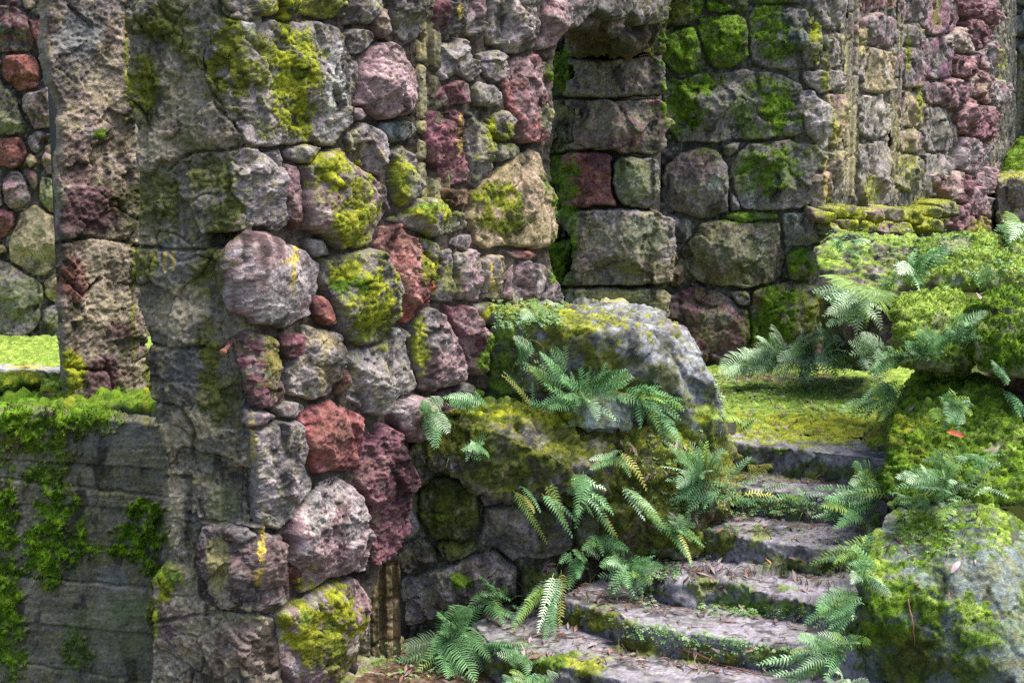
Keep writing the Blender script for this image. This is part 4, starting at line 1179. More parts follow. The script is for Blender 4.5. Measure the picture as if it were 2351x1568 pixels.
_r = random.Random(77)
for _ in range(46):
    x = _r.uniform(2020, 2351); y = _r.uniform(545, 1140)
    if x < 2040 + max(0, (900 - y)) * .02: continue
    PATCH.append((_r.choice(['mo', 'mg', 'clear', 'md', 'ml', 'ml', 'mg']), x, y, _r.uniform(10, 34), _r.uniform(6, 20), _r.uniform(.5, 1)))
for _ in range(16):
    x = _r.uniform(1980, 2351); y = _r.uniform(1180, 1560)
    PATCH.append((_r.choice(['mg', 'ml', 'mg']), x, y, _r.uniform(5, 16), _r.uniform(5, 14), 1))
for _ in range(30):
    x = _r.uniform(1300, 1560); y = _r.uniform(700, 800)
    PATCH.append(('my', x, y, _r.uniform(4, 9), _r.uniform(4, 7), 1))
PATCH += [('mg',890,1520,40,50,.6),('my',880,1455,40,14,1)]

def B(lst, k=1.0): return [at(x, y, D * k) for x, y, D in lst]
boulder('boulder', B([(958,1000,8.15),(1000,955,8.1),(1060,938,8.15),(1150,937,8.15),(1250,948,8.2),(1310,985,8.25),(1355,1015,8.25),(1372,1075,8.2),(1440,1035,8.4),(1490,1105,8.3),(1420,1165,8.2),(1290,1125,8.1),(1180,1135,8.05),(1080,1110,8.0),(1000,1065,8.05),
  (1000,940,8.7),(1150,925,8.8),(1320,960,8.8),(1150,1000,7.92),(1250,1040,7.95),(1370,1040,8.7)], .965),
  DG, GY, 'dark rounded boulder topped with yellow moss, lying on the retaining wall beneath the big one', vox=.011, D=8.0, amp=1.0, moss=.75, mk='o', lava=1.0, smooth=6, kc=1.07)
boulder('boulder', B([(1125,715,8.35),(1125,700,9.0),(1200,696,9.1),(1350,692,9.2),(1430,690,9.1),(1500,716,8.8),(1575,758,8.6),(1618,825,8.5),(1632,885,8.45),(1130,760,8.25),(1350,750,8.25),(1470,770,8.3),
  (1120,935,8.4),(1300,900,8.35),(1450,880,8.3),(1560,900,8.3),(1602,825,8.7),(1612,890,8.55),(1650,940,8.55),(1668,992,8.5),(1600,1005,8.4),(1640,990,9.0),(1560,800,8.5),(1150,930,9.0)], .965),
  (.15,.155,.165), (.27,.275,.29), 'largest grey boulder at the wall foot, mossy flat top and bare pale right shoulder', vox=.012, D=8.3, amp=.7, facet=.8, moss=.0, lava=.4, smooth=6, fr=3.0)
boulder('rock', B([(1290,905,8.25),(1300,985,8.15),(1450,990,8.2),(1440,915,8.25),(1380,890,8.3),(1300,920,8.6),(1450,920,8.6),(1300,985,8.6)], .965),
  BG, (.2,.24,.23), 'smooth blue-grey rock half hidden under the fern in front of the largest boulder', cat='rock', D=8.3, amp=.5, moss=.1, mk='y')
boulder('earth_bank', B([(1340,960,8.35),(1500,940,8.5),(1650,985,8.8),(1690,1030,8.75),(1700,1100,8.5),(1640,1180,8.2),(1520,1200,8.05),(1400,1120,8.1),(1350,1050,8.25),(1480,1000,8.2),(1620,1060,8.3),(1500,1280,8.1),(1400,1280,8.2),(1600,1280,8.1),(1400,1000,9),(1690,1100,9),(1500,1300,8.8)], .965),
  GT, BR, 'mossy earth bank with roots and ferns spilling from the boulders to the steps', cat='bank', vox=.012, D=8.1, amp=1.3, moss=.8, mk='o', mfreq=5, bladelen=1.4)
boulder('rock', B([(1100,700,8.7),(1115,760,8.75),(1120,930,8.8),(1060,930,8.9),(1075,760,8.95),(1110,900,8.5),(1100,930,9.2)], .965), DG, PU, 'narrow dark rock wedged in the gap left of the largest boulder', cat='rock', D=8.8, amp=.8, moss=.2, mk='d')
boulder('kerb_block', B([(760,1590,7.0),(900,1590,7.2),(925,1460,7.7),(840,1440,7.7),(770,1560,7.2),(850,1445,7.75),(760,1680,7.0),(900,1680,7.2),(930,1560,7.9)]), (.30,.24,.20), GT, 'smooth tan concrete block at the foot of the wall, green on its right side', cat='concrete block', D=7.4, amp=.35, moss=.3, mk='g', vox=.011)

# stairs: six slabs, each tread drawn on its own level
st = thing('stone_stairs', (0, 0, 0), 'curved flight of worn mossy slab steps climbing to the lawn between boulders', 'stairs')
LV = [0.02, -.16, -.32, -.47, -.60, -.74]
steps = [
 (0, [(1640,1003),(1667,1012),(1730,1022),(1792,1026),(1900,1040),(2012,1052),(2060,1060)], [(2090,1022),(2015,1014),(1850,1000),(1700,985),(1640,985)]),
 (1, [(1560,1082),(1623,1101),(1724,1122),(1826,1135),(1961,1142),(2040,1150)], [(2060,1060),(1850,1040),(1700,1010),(1580,1030)]),
 (2, [(1500,1180),(1555,1198),(1667,1230),(1792,1247),(1877,1256),(1990,1250),(2030,1260)], [(2040,1150),(1850,1120),(1650,1090),(1510,1120)]),
 (3, [(1470,1310),(1555,1335),(1657,1332),(1758,1359),(1860,1380),(1945,1394),(2040,1410)], [(2050,1290),(1850,1240),(1650,1200),(1500,1210)]),
 (4, [(1284,1366),(1300,1378),(1404,1408),(1455,1437),(1555,1447),(1674,1467),(1792,1481),(1900,1490),(2060,1500)], [(2060,1380),(1850,1340),(1600,1290),(1450,1290),(1330,1345)]),
 (5, [(1086,1428),(1100,1450),(1123,1474),(1200,1511),(1302,1530),(1404,1556),(1550,1590),(1700,1610),(2060,1620)], [(2060,1500),(1700,1440),(1400,1380),(1290,1390),(1130,1410)]),
]
for k, front, backp in steps:
    pts = [tuple(atz(x, y, LV[k])[:2]) for x, y in front + backp]
    V, F = prism(pts, LV[k] - .24, LV[k], .0095)
    SEED[0] += 1
    rng_amp = .85 if k == 3 else .4
    V = rough_solid(V, F, SEED[0], rng_amp, 1 if k != 3 else 2, .9 if k != 3 else 1.4, .1, fr=4.2, top=.18 if k != 3 else .6)
    finish('step', V, F, st, (.255,.238,.275), (.145,.14,.155), mat=M_SLAB, D=7.6, seed=SEED[0], moss=.36, mk='g', up=-.9, olive=.25, thick=.02, speck=.5, mfreq=6)
core([atz(1500,1250,-.3)[:2], atz(2100,1260,-.3)[:2], atz(2100,1040,-.1)[:2], atz(1560,1030,-.1)[:2]], -.97, -.5, st)
core([atz(1330,1420,-.6)[:2], atz(2050,1500,-.6)[:2], atz(2100,1300,-.6)[:2], atz(1420,1300,-.6)[:2]], -.97, -.78, st)
core([atz(1160,1470,-.74)[:2], atz(1400,1540,-.74)[:2], atz(2050,1590,-.74)[:2], atz(2050,1500,-.74)[:2], atz(1180,1440,-.74)[:2]], -.97, -.92, st)

# right-hand flank of mossy boulders, from the nearest block back to the far wall
boulder('boulder', B([(2035,1180,7.35),(2130,1150,7.5),(2275,1150,7.3),(1976,1342,6.72),(2060,1375,6.6),(2185,1392,6.5),(2252,1262,6.65),(2000,1260,7.0),(2010,1400,6.62),(1985,1640,6.75),(2190,1640,6.5),(2330,1560,6.35),(2480,1640,6.4),(2330,1230,7.1),(2420,1260,7.1),(2500,1420,6.8),(2480,1300,7.4),(2050,1500,7.5)]),
  (.12,.14,.14), (.185,.21,.20), 'nearest angular blue-grey block with sloping top, moss-draped front beside the steps', vox=.0095, D=6.7, amp=.42, facet=.9, moss=.44, mk='g', mfreq=10, smooth=2, lava=.2, speck=.12, kc=1.02, bladelen=1.2, thick=.016)
boulder('boulder', B([(2100,842,8.55),(2180,838,8.6),(2265,855,8.5),(2050,960,7.9),(2020,1140,7.45),(2080,1165,7.3),(2250,1150,7.2),(2351,1170,7.2),(2340,1000,7.6),(2310,900,7.9),(2420,1100,7.5),(2030,1150,8.0),(2130,860,8.6),(2400,1150,8.2),(2062,885,8.5)]),
  GT, GY, 'steep moss-covered boulder with a fallen orange leaf, directly above the angular block', vox=.011, D=7.7, amp=.6, moss=1.0, mk='g', bladelen=1.3, thick=.03, smooth=9, facet=.6, kc=.92, fr=3.0)
boulder('boulder', B([(2048,700,8.45),(2070,670,8.7),(2200,662,8.9),(2230,700,8.6),(2050,760,8.3),(2055,850,8.35),(2180,865,8.2),(2235,850,8.2),(2235,760,8.3),(2060,700,9.0),(2230,680,9.0),(2200,870,8.9)], .968),
  GT, GY, 'pale moss boulder with hanging fringe, left one of the pair above the steep boulder', vox=.012, D=8.3, amp=.6, moss=.9, mk='l', bladelen=1.9, thick=.03, smooth=9, facet=.6, kc=.92, fr=3.0)
boulder('boulder', B([(2215,700,8.3),(2290,668,8.5),(2420,660,8.4),(2440,700,8.1),(2225,780,8.05),(2240,860,8.1),(2330,875,8.0),(2440,870,7.9),(2250,700,8.9),(2440,680,8.9),(2440,870,8.8)], .968),
  GT, GY, 'bright green cushion-like boulder at the right edge, beside the fringed pale one', vox=.012, D=8.2, amp=.6, moss=.8, mk='g', bladelen=1.9, thick=.03, smooth=9, facet=.6, kc=.92, fr=3.0)
boulder('boulder', B([(2060,640,8.7),(2110,585,9.0),(2180,545,9.4),(2270,540,9.5),(2420,548,9.4),(2070,668,8.7),(2200,668,8.8),(2430,665,8.7),(2300,600,8.9),(2120,640,8.7),(2100,620,9.6),(2420,600,9.8)]),
  GT, BG, 'broad ferny moss boulder with a bare grey crown, highest at the right edge', vox=.013, D=9.0, amp=.6, moss=.8, mk='l', bladelen=1.9, thick=.03, smooth=6, kc=.92, fr=3.0)
boulder('boulder', B([(1868,575,10.3),(1900,545,10.5),(1990,540,10.6),(2080,538,10.7),(2120,560,10.4),(2110,640,10.1),(2050,675,10.0),(1960,680,10.0),(1900,640,10.1),(1872,610,10.2),(1900,560,11.3),(2100,560,11.4),(2000,690,10.9)]),
  DG, GY, 'dark craggy boulder capped with pale moss, below the far wall windows', vox=.014, D=10.3, amp=.95, moss=.6, mk='l', lava=.5, smooth=6)
boulder('boulder', B([(2100,560,10.2),(2180,540,10.4),(2260,545,10.3),(2120,600,9.9),(2200,610,9.8),(2260,600,9.9),(2120,560,10.9),(2250,560,10.9)]), GT, GY, 'small leafy moss hump behind the broad ferny boulder', D=10.2, amp=.9, moss=1.0, mk='g')
boulder('rock', B([(1885,680,10.7),(1960,690,10.5),(2060,690,10.2),(2070,840,10.0),(1980,840,10.2),(1890,830,10.6),(1960,760,10.2),(1900,700,11.4),(2060,700,11.2),(2000,840,11.2)]),
  DG, PU, 'rock coloured dark for the shade behind the hanging ferns at the lawn edge', cat='rock', D=10.4, amp=.9, moss=.35, mk='o', vox=.015)  # dark colour stands in for the shade under the craggy boulder
boulder('rock', B([(2250,860,8.6),(2420,860,8.6),(2240,900,8.4),(2300,1000,8.1),(2420,1100,8.2),(2420,900,9),(2240,880,9)]), BR, DG, 'dark recessed rock in the hollow behind the steep moss boulder', cat='rock', D=8.5, amp=1, moss=.1, mk='d')
boulder('rock', B([(1950,1050,8.75),(2060,1000,8.8),(2060,1060,8.2),(1990,1120,8.05),(2050,1150,7.9),(2060,900,9.2),(2000,1010,9.0),(2100,1100,8.5),(2100,1300,8)]), DG, BR, 'low dark rock at the right end of the upper steps', cat='rock', D=8.3, amp=.8, moss=.6, mk='g')

# what stands just beyond the right edge of the photograph
boulder('boulder', B([(2480,700,8.4),(2700,680,8.6),(2760,860,8.0),(2500,900,7.8),(2460,1000,7.9),(2700,1050,7.8),(2600,690,9.4),(2760,900,9.3),(2480,1050,8.8)]), GT, GY, 'outlying mossy boulder on the outer side of the stacked flank', D=8.5, vox=.02, amp=.8, moss=.9, mk='g')
boulder('boulder', B([(2520,1150,7.4),(2800,1120,7.6),(2880,1400,7.0),(2560,1500,6.8),(2500,1300,7.0),(2800,1650,7.0),(2560,1650,6.9),(2700,1150,8.4),(2850,1500,8.2)]), GY, LG, 'outlying grey boulder beside the angular block, outside the stairs', D=7.5, vox=.02, amp=.9, moss=.6, mk='g')
ground_sheet('undergrowth', 3.3, 9.5, 4.5, 22, -.75, .06, EARTH, GT, 12, amp=.09, seed=9, moss=.8, mk='g', thick=.05, use_patch=False, dens=.12)

# ================================================================== ferns, herbs, litter
def bb_d(p): return float(np.linalg.norm(np.array(p) - CAM))

def frond(base, tip, rng, parent, wid=.36, arch=.18, tone=0, stalk=.12, name='frond', dens=1.0, twist=None):
    base = np.array(base, float); tip = np.array(tip, float)
    L = np.linalg.norm(tip - base)
    ctrl = base + (tip - base) * .5 + np.array((0, -.5, 1)) * L * arch + rng.randn(3) * .03 * L
    n = max(8, int(L / max(.0165, 3.0 * (bb_d(base)) / 1422)))
    t = np.linspace(0, 1, n + 1)[:, None]
    C = (1 - t) ** 2 * base + 2 * t * (1 - t) * ctrl + t ** 2 * tip
    T = np.gradient(C, axis=0); T /= np.linalg.norm(T, axis=1)[:, None]
    tocam = CAM - base; tocam /= np.linalg.norm(tocam)
    up = np.array((0, 0, 1.0)) * .55 + tocam * 1.0 + rng.randn(3) * .28 + np.array((.3, 0, 0))
    if twist is not None: up = np.array(twist, float)
    S = np.cross(T, up); S /= np.linalg.norm(S, axis=1)[:, None] + 1e-9
    Nn = np.cross(S, T)
    V = []; F = []; Cc = []
    tones = [((.09,.22,.08), (.18,.34,.15)), ((.16,.28,.05), (.27,.38,.09)), ((.32,.33,.07), (.42,.40,.12)), ((.26,.42,.24), (.48,.60,.42)), ((.05,.11,.06), (.09,.17,.09))]  # the palest tone puts white light on the fronds into their colour
    ca, cb = tones[tone]; ca = np.array(ca); cb = np.array(cb)
    base_c = (ca + (cb - ca) * rng.rand()) * (.72 + .6 * rng.rand())
    # rachis as a thin three-sided tube
    r0 = .0022
    for i in range(n + 1):
        r = r0 * (1.1 - .8 * i / n)
        for a in (0, 2.1, 4.2):
            V.append(C[i] + r * (math.cos(a) * S[i] + math.sin(a) * Nn[i])); Cc.append(base_c * (1.0, 1.15, .7))
    for i in range(n):
        for j in range(3):
            a, b = i * 3 + j, i * 3 + (j + 1) % 3
            F.append((a, b, b + 3)); F.append((a, b + 3, a + 3))
    W = wid * L * .43
    i0 = max(1, int(n * stalk))
    sp_ = L / n
    for i in range(i0, n):
        s_ = (i - i0) / max(1, n - i0)
        prof = min(1, (s_ / .12 + .55)) * (1 - s_ ** 2.6) ** .8 if s_ < 1 else 0
        for sg in (-1, 1):
            if rng.rand() < .03: continue
            l = W * prof * (.88 + .22 * rng.rand()) + .004
            fw = .30 + .45 * s_ + .08 * rng.randn()
            d = sg * S[i] + T[i] * fw; d /= np.linalg.norm(d)
            hw = sp_ * .25
            droop = -Nn[i] * l * (.10 + .22 * rng.rand()) 
            lift = Nn[i] * l * .07
            c = C[i] + T[i] * sp_ * (.25 if sg > 0 else -.1)
            k = len(V)
            t_ = T[i]
            pts = [c - t_ * hw * 1.1, c + t_ * hw * 1.1, c + d * l * .5 - t_ * hw * 1.0 + lift, c + d * l * .5 + t_ * hw * .85 + lift, c + d * l * .85 + t_ * hw * .1 - t_ * hw * .3 + lift * .4 + droop * .5, c + d * l + droop]
            sh = base_c * (.75 + .5 * rng.rand())
            V += pts; Cc += [sh * .9, sh * .9, sh, sh, sh * 1.05, sh * 1.15]
            F += [(k, k + 2, k + 1), (k + 1, k + 2, k + 3), (k + 2, k + 4, k + 3), (k + 3, k + 4, k + 5), (k + 2, k + 5, k + 4)]
    return link_mesh(name, np.array(V), np.array(F), M_FERN, parent, np.clip(np.array(Cc), 0, .8), smooth=False)

from mathutils import Vector
DG_ = bpy.context.evaluated_depsgraph_get()
def hit(x, y):
    d = ray(x, y); d = d / np.linalg.norm(d)
    r, loc, nor, idx, ob, _ = SC.ray_cast(DG_, Vector(CAM), Vector(d))
    if not r: return None
    return np.array(loc), np.array(nor), ob.name


def front(x, y, D, gap):
    h = hit(x, y)
    if h is None: return D
    return min(D, h[0][1] - gap)

FERN_N = [0]
def fern(label, base, D0, tips, dD=-.12, tone=0, wid=.36, arch=.16, extra=6, group=None, jit=10, dens=1.0, lmax=84):
    """base and tips on the authoring grid, D0 the distance of the root"""
    FERN_N[0] += 1
    D0 = front(base[0], base[1], D0, -.01)
    rng = np.random.RandomState(1000 + FERN_N[0])
    o = bpy.data.objects.new('fern', None); COL.objects.link(o); o.empty_display_size = .1
    b = at(base[0], base[1], D0)
    tag(o, label, 'fern', group)
    L = list(tips)
    for _ in range(extra + int(len(tips) * (1.7 if len(tips) > 5 else .5))):
        a = L[rng.randint(len(tips))]; c = L[rng.randint(len(tips))]
        w = rng.rand()
        L.append((a[0] * w + c[0] * (1 - w) + rng.randn() * 12, a[1] * w + c[1] * (1 - w) + rng.randn() * 10))
    for tp in L:
        tn = tp[2] if len(tp) > 2 else (tone if rng.rand() > .12 else 1)
        e = at(tp[0], tp[1], front(tp[0], tp[1], D0 + dD + .10 * rng.randn(), .035 + .03 * rng.rand()))
        vx, vy = tp[0] - base[0], tp[1] - base[1]
        ln = math.hypot(vx, vy); mx_ = lmax * 8.0 / D0 * (.5 + .7 * rng.rand())
        if ln > mx_ and mx_ > 0:
            kx = (ln - mx_) / ln
            rx_, ry_ = base[0] + vx * kx + rng.randn() * 9, base[1] + vy * kx + rng.randn() * 9 + 6
        else:
            rx_, ry_ = base[0] + rng.randn() * 13, base[1] + rng.randn() * 9
        bb = at(rx_, ry_, front(rx_, ry_, D0 + (dD * .5 if ln > mx_ else 0), .012))
        mid = tp[3] if len(tp) > 3 else None
        if mid is not None: bb = at(mid[0], mid[1], D0 + dD * .3)
        frond(bb, e, rng, o, wid * (.85 + .3 * rng.rand()), arch * (.25 + .8 * rng.rand()), tn, dens=dens)
    return o

def d5(x, y): return ((1270 + .55296 * x) / 1.63332, (847 + .55296 * y) / 1.63332)
def d6(x, y): return ((2540 + .55296 * x) / 1.63332, (847 + .55296 * y) / 1.63332)
def d8(x, y): return ((1270 + .55296 * x) / 1.63332, (1694 + .55296 * y) / 1.63332)
def d9(x, y): return ((2540 + .55296 * x) / 1.63332, (1694 + .55296 * y) / 1.63332)
def m(f, L): return [f(*p[:2]) + tuple(p[2:]) for p in L]

fern('large spreading fern before the largest boulder, one tall pale frond standing up in its middle', d5(1640,1150), 8.0,
     m(d5, [(1240,920),(1370,870),(1535,805,3),(1700,960),(1960,970),(1990,1010),(1900,1090),(1760,1325,3),(1890,1320,3),(1300,960),(1350,1230),(1480,1180),(1830,1080),(1960,1200),(1700,1200,3),(1420,1240),(1560,1250,0)]), extra=6, wid=.42)
fern('single yellowish frond arching left of the large spreading fern', d5(1340,1235), 8.05, m(d5, [(1100,1010,2),(1250,1100,1)]), lmax=170, extra=1, wid=.16, arch=.3)
fern('young frond and seedlings growing from the left moss face of the largest boulder', d5(1240,900), 8.2, m(d5, [(1180,760,3),(1325,860,3)]), wid=.4)
fern('small pale fern hanging from the mossy top of the largest boulder', d5(1330,560), 8.25, m(d5, [(1380,690,3),(1250,640,3),(1420,600,3)]), wid=.35)
fern('dense hanging fern right of the large spreading fern, over the earth bank', d5(2010,1130), 8.15,
     m(d5, [(2200,1090),(2340,1180),(2330,1320,0),(2290,1500,3),(2040,1390),(2010,1290),(2120,1260),(2250,1230),(2351,1260),(2080,1080),(2190,1420,1),(2130,1130)]), extra=5, wid=.42, arch=.25)
fern('fern hanging from the left end of the dark terrace boulder', d5(610,1290), 7.95, m(d5, [(650,1520,3),(745,1410,3),(575,1380),(560,1210,3),(700,1165,3),(610,1450,3),(690,1330,3)]), wid=.45)
fern('tiny pale fern rooted in the face of the dark terrace boulder', d5(905,1500), 7.86, m(d5, [(870,1600,3),(990,1465,3),(950,1550,3),(880,1530,3)]), wid=.5)
fern('pale frond lying on top of the dark terrace boulder', d5(985,1230), 8.1, m(d5, [(910,1160,3),(740,1165,3)]), wid=.3)
fern('two thin yellow-green fronds hanging side by side on the retaining wall', d8(1235,250), 7.9, m(d8, [(1420,630,1),(1330,420,2)]), lmax=170, extra=1, wid=.2, arch=.25)
fern('drooping frond with yellow tip between the thin pair and the broad fan', d8(1385,220), 7.9, m(d8, [(1590,590,0),(1560,500,2)]), lmax=170, extra=1, wid=.26, arch=.25)
fern('broad fan of blue-green fronds over the retaining wall', d8(1600,175), 7.95, m(d8, [(1790,440,3),(1840,400,3),(1895,590,2),(1700,330),(1660,270),(1820,260,3),(1620,480)]), wid=.4, arch=.2)
fern('tall yellow frond arching against the earth bank', d8(1870,20), 8.1, m(d8, [(2095,275,2),(2060,150,2),(1700,60,3),(1760,110,1)]), lmax=170, extra=1, wid=.28, arch=.3)
fern('long green frond trailing from the bank down towards the second step', d8(1950,240), 8.0, m(d8, [(2351,700,1),(2160,420,3),(2200,500,1),(2080,470,3)]), lmax=170, extra=1, wid=.24, arch=.15)
fern('big blue-green fern at the foot of the stairs beside the lowest slab', d8(760,1250), 7.55,
     m(d8, [(390,1425),(430,1330,4),(690,1075),(885,1055),(975,1040),(740,1540),(830,1500),(985,1490),(930,1565),(620,1465,4),(1030,1400),(900,1300,3),(680,1400),(800,1380,3)]), extra=2, lmax=170, wid=.46, arch=.2)
fern('arching fern at the far left end of the lowest slab', d8(960,1000), 7.75, m(d8, [(1190,1130),(1060,960),(880,1120)]), wid=.4, arch=.25)
fern('pale frond, coloured as if brightly lit, on the front of the lowest slab', d8(1230,1420), 6.95, m(d8, [(1070,1370,3),(1300,1490,3),(1190,1330,3)]), wid=.42)
fern('narrow frond lying across the lowest tread', d8(1020,1320), 7.3, m(d8, [(1280,1305,3),(1150,1270,3)]), wid=.24)
fern('curled dry frond hanging beside the fifth step', d8(1480,830), 7.65, m(d8, [(1350,1235,3),(1400,1240,3),(1420,860,1),(1500,1200,2)]), lmax=170, extra=1, wid=.22, arch=.08)
fern('slender green frond hanging left of the curled dry one', d8(1430,880), 7.7, m(d8, [(1170,1230,1),(1260,1010,1),(1200,1130,4)]), lmax=170, extra=1, wid=.24, arch=.15)
fern('feathery fern leaning over the dark gap beside the fifth step', d8(1600,720), 7.75, m(d8, [(1480,1010,1),(1560,940,0),(1500,760),(1640,720,3),(1620,850)]), wid=.36)
fern('wide low fern drooping towards the retaining wall from the bank', d8(1800,620), 7.85, m(d8, [(1650,655,3),(1690,710),(1800,710),(1920,650,3),(1900,710),(1990,780),(1960,660)]), wid=.38, arch=.2)
fern('pale fan fern resting on the fourth step', d8(1980,780), 7.6, m(d8, [(1820,760,3),(2060,1000,3),(1900,970,0),(2010,980,3),(2130,740),(2110,910),(2200,790),(1760,850),(1860,970),(2150,700),(1940,900,3),(2090,860)]), extra=3, wid=.4, arch=.18)
fern('bushy golden-green fern at the left end of the upper steps', d9(180,160), 8.35,
     m(d9, [(0,40),(80,-60,3),(200,-80,1),(260,10,1),(450,240,2),(360,150,2),(100,400),(0,250,3),(240,130,3),(-80,200),(-120,100,3),(300,60),(160,20,1),(40,330),(-60,-20),(400,120,2),(320,-20,3)]), extra=7, wid=.36, arch=.25)
fern('brownish frond reaching over the uppermost step', d6(400,1370), 8.7, m(d6, [(640,1430,2),(560,1330,2),(300,1330,1),(380,1310,1)]), wid=.3, arch=.25)
fern('low mixed ferns between the upper steps and the earth bank', d9(250,280), 8.2, m(d9, [(640,80,2),(500,30,3),(520,340,1),(60,420),(180,390),(340,230),(-60,330,3),(700,330,2)]), extra=4, wid=.3, arch=.2)
fern('small yellow-green fern on the riser of the second step', d9(800,340), 7.95, m(d9, [(670,330,2),(830,290,1),(820,375,1),(900,320,1),(1000,290,3)]), wid=.34)
fern('yellow drooping frond at the left end of the third step', d9(-20,490), 7.8, m(d9, [(165,605,1),(95,760,2),(60,560,1)]), wid=.26, arch=.1)
fern('leftmost fern of the lawn edge, spreading flat below the purple wall stones', d6(640,890), 10.9,
     m(d6, [(290,1010),(430,1000),(400,880),(560,1010),(560,780),(650,740),(780,800),(700,970),(480,860),(550,930),(620,1000),(740,860)]), extra=14, lmax=115, wid=.52, arch=.2, dens=.8, tone=3, dD=-.25)  # pale tone on the lawn-edge ferns stands in for sky light
fern('middle fern of the lawn edge, with fronds fanning down to the ground', d6(860,860), 10.85,
     m(d6, [(840,745),(900,760),(760,980),(900,1055),(840,1050),(700,1040),(950,1000),(1000,1000),(790,900),(960,780),(850,960)]), extra=14, lmax=115, wid=.52, arch=.2, dens=.8, tone=3, dD=-.25)
fern('right fern of the lawn edge, below the shade-coloured rock', d6(1040,870), 10.8,
     m(d6, [(1000,735),(1100,745),(1060,840),(1195,890),(1150,1000),(1080,1060),(980,960),(1120,900),(1190,960)]), extra=14, lmax=115, wid=.52, arch=.18, dens=.8, tone=3, dD=-.25)
fern('hanging fern cascading between the craggy boulder and the fringed boulder', d6(1240,470), 9.7,
     m(d6, [(935,460),(980,620),(1060,375),(1000,500),(1100,600),(1150,680),(1220,745),(1300,640),(1410,580,3),(1440,470,3),(1350,640),(1260,560),(1180,560),(1310,540),(1120,520)]), extra=14, lmax=115, wid=.52, arch=.15, dens=.85, tone=3)
fern('yellow-green frond arching over the hanging cascade', d6(1470,420), 9.2, m(d6, [(1260,440,1),(1340,370,1),(1440,380,1),(1500,280,3)]), wid=.3, arch=.25)
fern('tall fern at the right end of the lawn against the fringed boulder', d6(1340,830), 9.5,
     m(d6, [(1200,780),(1230,950),(1380,1085),(1400,810),(1290,970),(1440,960),(1260,740),(1340,1050),(1300,860),(1420,880),(1240,880)]), extra=14, lmax=115, wid=.52, arch=.15, dens=.85, tone=3)
fern('bright yellow-green fern beside the lawn, left of the steep boulder', d6(1510,900), 8.5,
     m(d6, [(1310,1000,1),(1290,960,1),(1420,840,1),(1590,900,3),(1360,1010,1),(1500,820,1),(1440,930,3)]), extra=4, wid=.32, arch=.2)
fern('lime-green fern overhanging the uppermost step from the steep boulder', d6(1450,1090), 8.2,
     m(d6, [(1160,1215,3),(1270,1320,1),(1330,1240,1),(1370,1330,1),(1300,1130,1),(1420,1250,1),(1340,1370,1)]), extra=5, wid=.32, arch=.12)
fern('tiny ferns in a white-lit colour on the front of the fringed boulder', d6(1690,880), 8.02,
     m(d6, [(1540,830,3),(1560,780,3),(1720,870,3),(1760,770,3),(1870,740,3),(1650,760,3),(1810,860,3),(1690,670,3),(1590,870,3)]), extra=5, wid=.42, arch=.3)
fern('single pale star-shaped fern between the fringed and the cushion boulder', d6(1900,780), 7.95, m(d6, [(1935,700,3),(2030,700,3),(1970,790,3),(1830,680,3),(1920,600,3),(2100,590,3)]), wid=.36, arch=.35)
fern('small ferns on the lower edge of the broad ferny boulder', d6(1600,330), 8.62,
     m(d6, [(1460,270,3),(1500,330,3),(1640,445,3),(1720,340,3),(1560,210,3),(1670,250,1),(1780,200,3),(1500,420,1),(1620,150,3),(1850,150,3)]), extra=8, wid=.36, arch=.3)
fern('two fronds coloured as brightly lit, standing on the broad ferny boulder', d6(2070,400), 8.55, m(d6, [(1930,305,3),(2020,330,3),(2090,300,3),(2180,345,3),(2140,285,3)]), wid=.42, arch=.3)
fern('light feathery fern at the right edge beneath the far wall', d6(2290,30), 9.6, m(d6, [(2200,-40,3),(2170,10,3),(2340,60,3),(2260,120,3),(2300,-60,3),(2351,110,3)]), extra=4, wid=.32, arch=.3)
fern('dark fern in the hollow right of the steep boulder', d6(2170,985), 8.0, m(d6, [(2240,1060,4),(2200,1010,4)]), wid=.4)
fern('dark frond low in the hollow at the right edge', d6(2230,1130), 7.85, m(d6, [(2320,1230,4),(2351,1300,4)]), wid=.4)
fern('pale ferns sprouting across the middle of the steep boulder', d6(1850,1230), 7.48,
     m(d6, [(1780,1190,1),(1900,1170,1),(1950,1230,1),(1990,1190,3),(1830,1300,3),(1940,1350,3),(1900,1290,3),(1800,1370,3)]), extra=3, wid=.42, arch=.3)
fern('row of ferns coloured as brightly lit along the foot of the steep boulder', d9(1780,270), 7.18,
     m(d9, [(1480,180,3),(1560,210,3),(1640,210,3),(1700,160,3),(1860,220,3),(1960,240,3),(1800,150,3),(1740,110,1),(1900,90,1),(1650,90,3),(1530,150,3)]), extra=7, wid=.4, arch=.3)
fern('longest pale frond at the foot of the steep boulder, pointing right', d9(1960,280), 7.15, m(d9, [(2250,315,3),(2130,240,3),(2060,210,3),(2110,110,3)]), lmax=170, extra=1, wid=.26, arch=.3)
fern('leafy fern on the steep boulder above the row coloured as lit', d9(1900,60), 7.35, m(d9, [(1720,20,1),(1840,-40,1),(1950,30,3),(2050,30,3),(1770,60,3),(2200,90,3),(2150,60,1)]), extra=3, wid=.36, arch=.3)
fern('small fern in the crack under the steep boulder', d9(1490,340), 7.25, m(d9, [(1570,300,3),(1430,360,1),(1560,330,3)]), wid=.4)
fern('bushy fern at the right end of the second step', d9(1330,320), 7.75,
     m(d9, [(910,450,3),(1050,525,3),(960,370),(1180,450,3),(1200,380,3),(1250,250,1),(1230,130,1),(1280,110,1),(1020,300,3),(1150,300,1),(1260,190,3),(1100,360)]), extra=8, wid=.34, arch=.2)
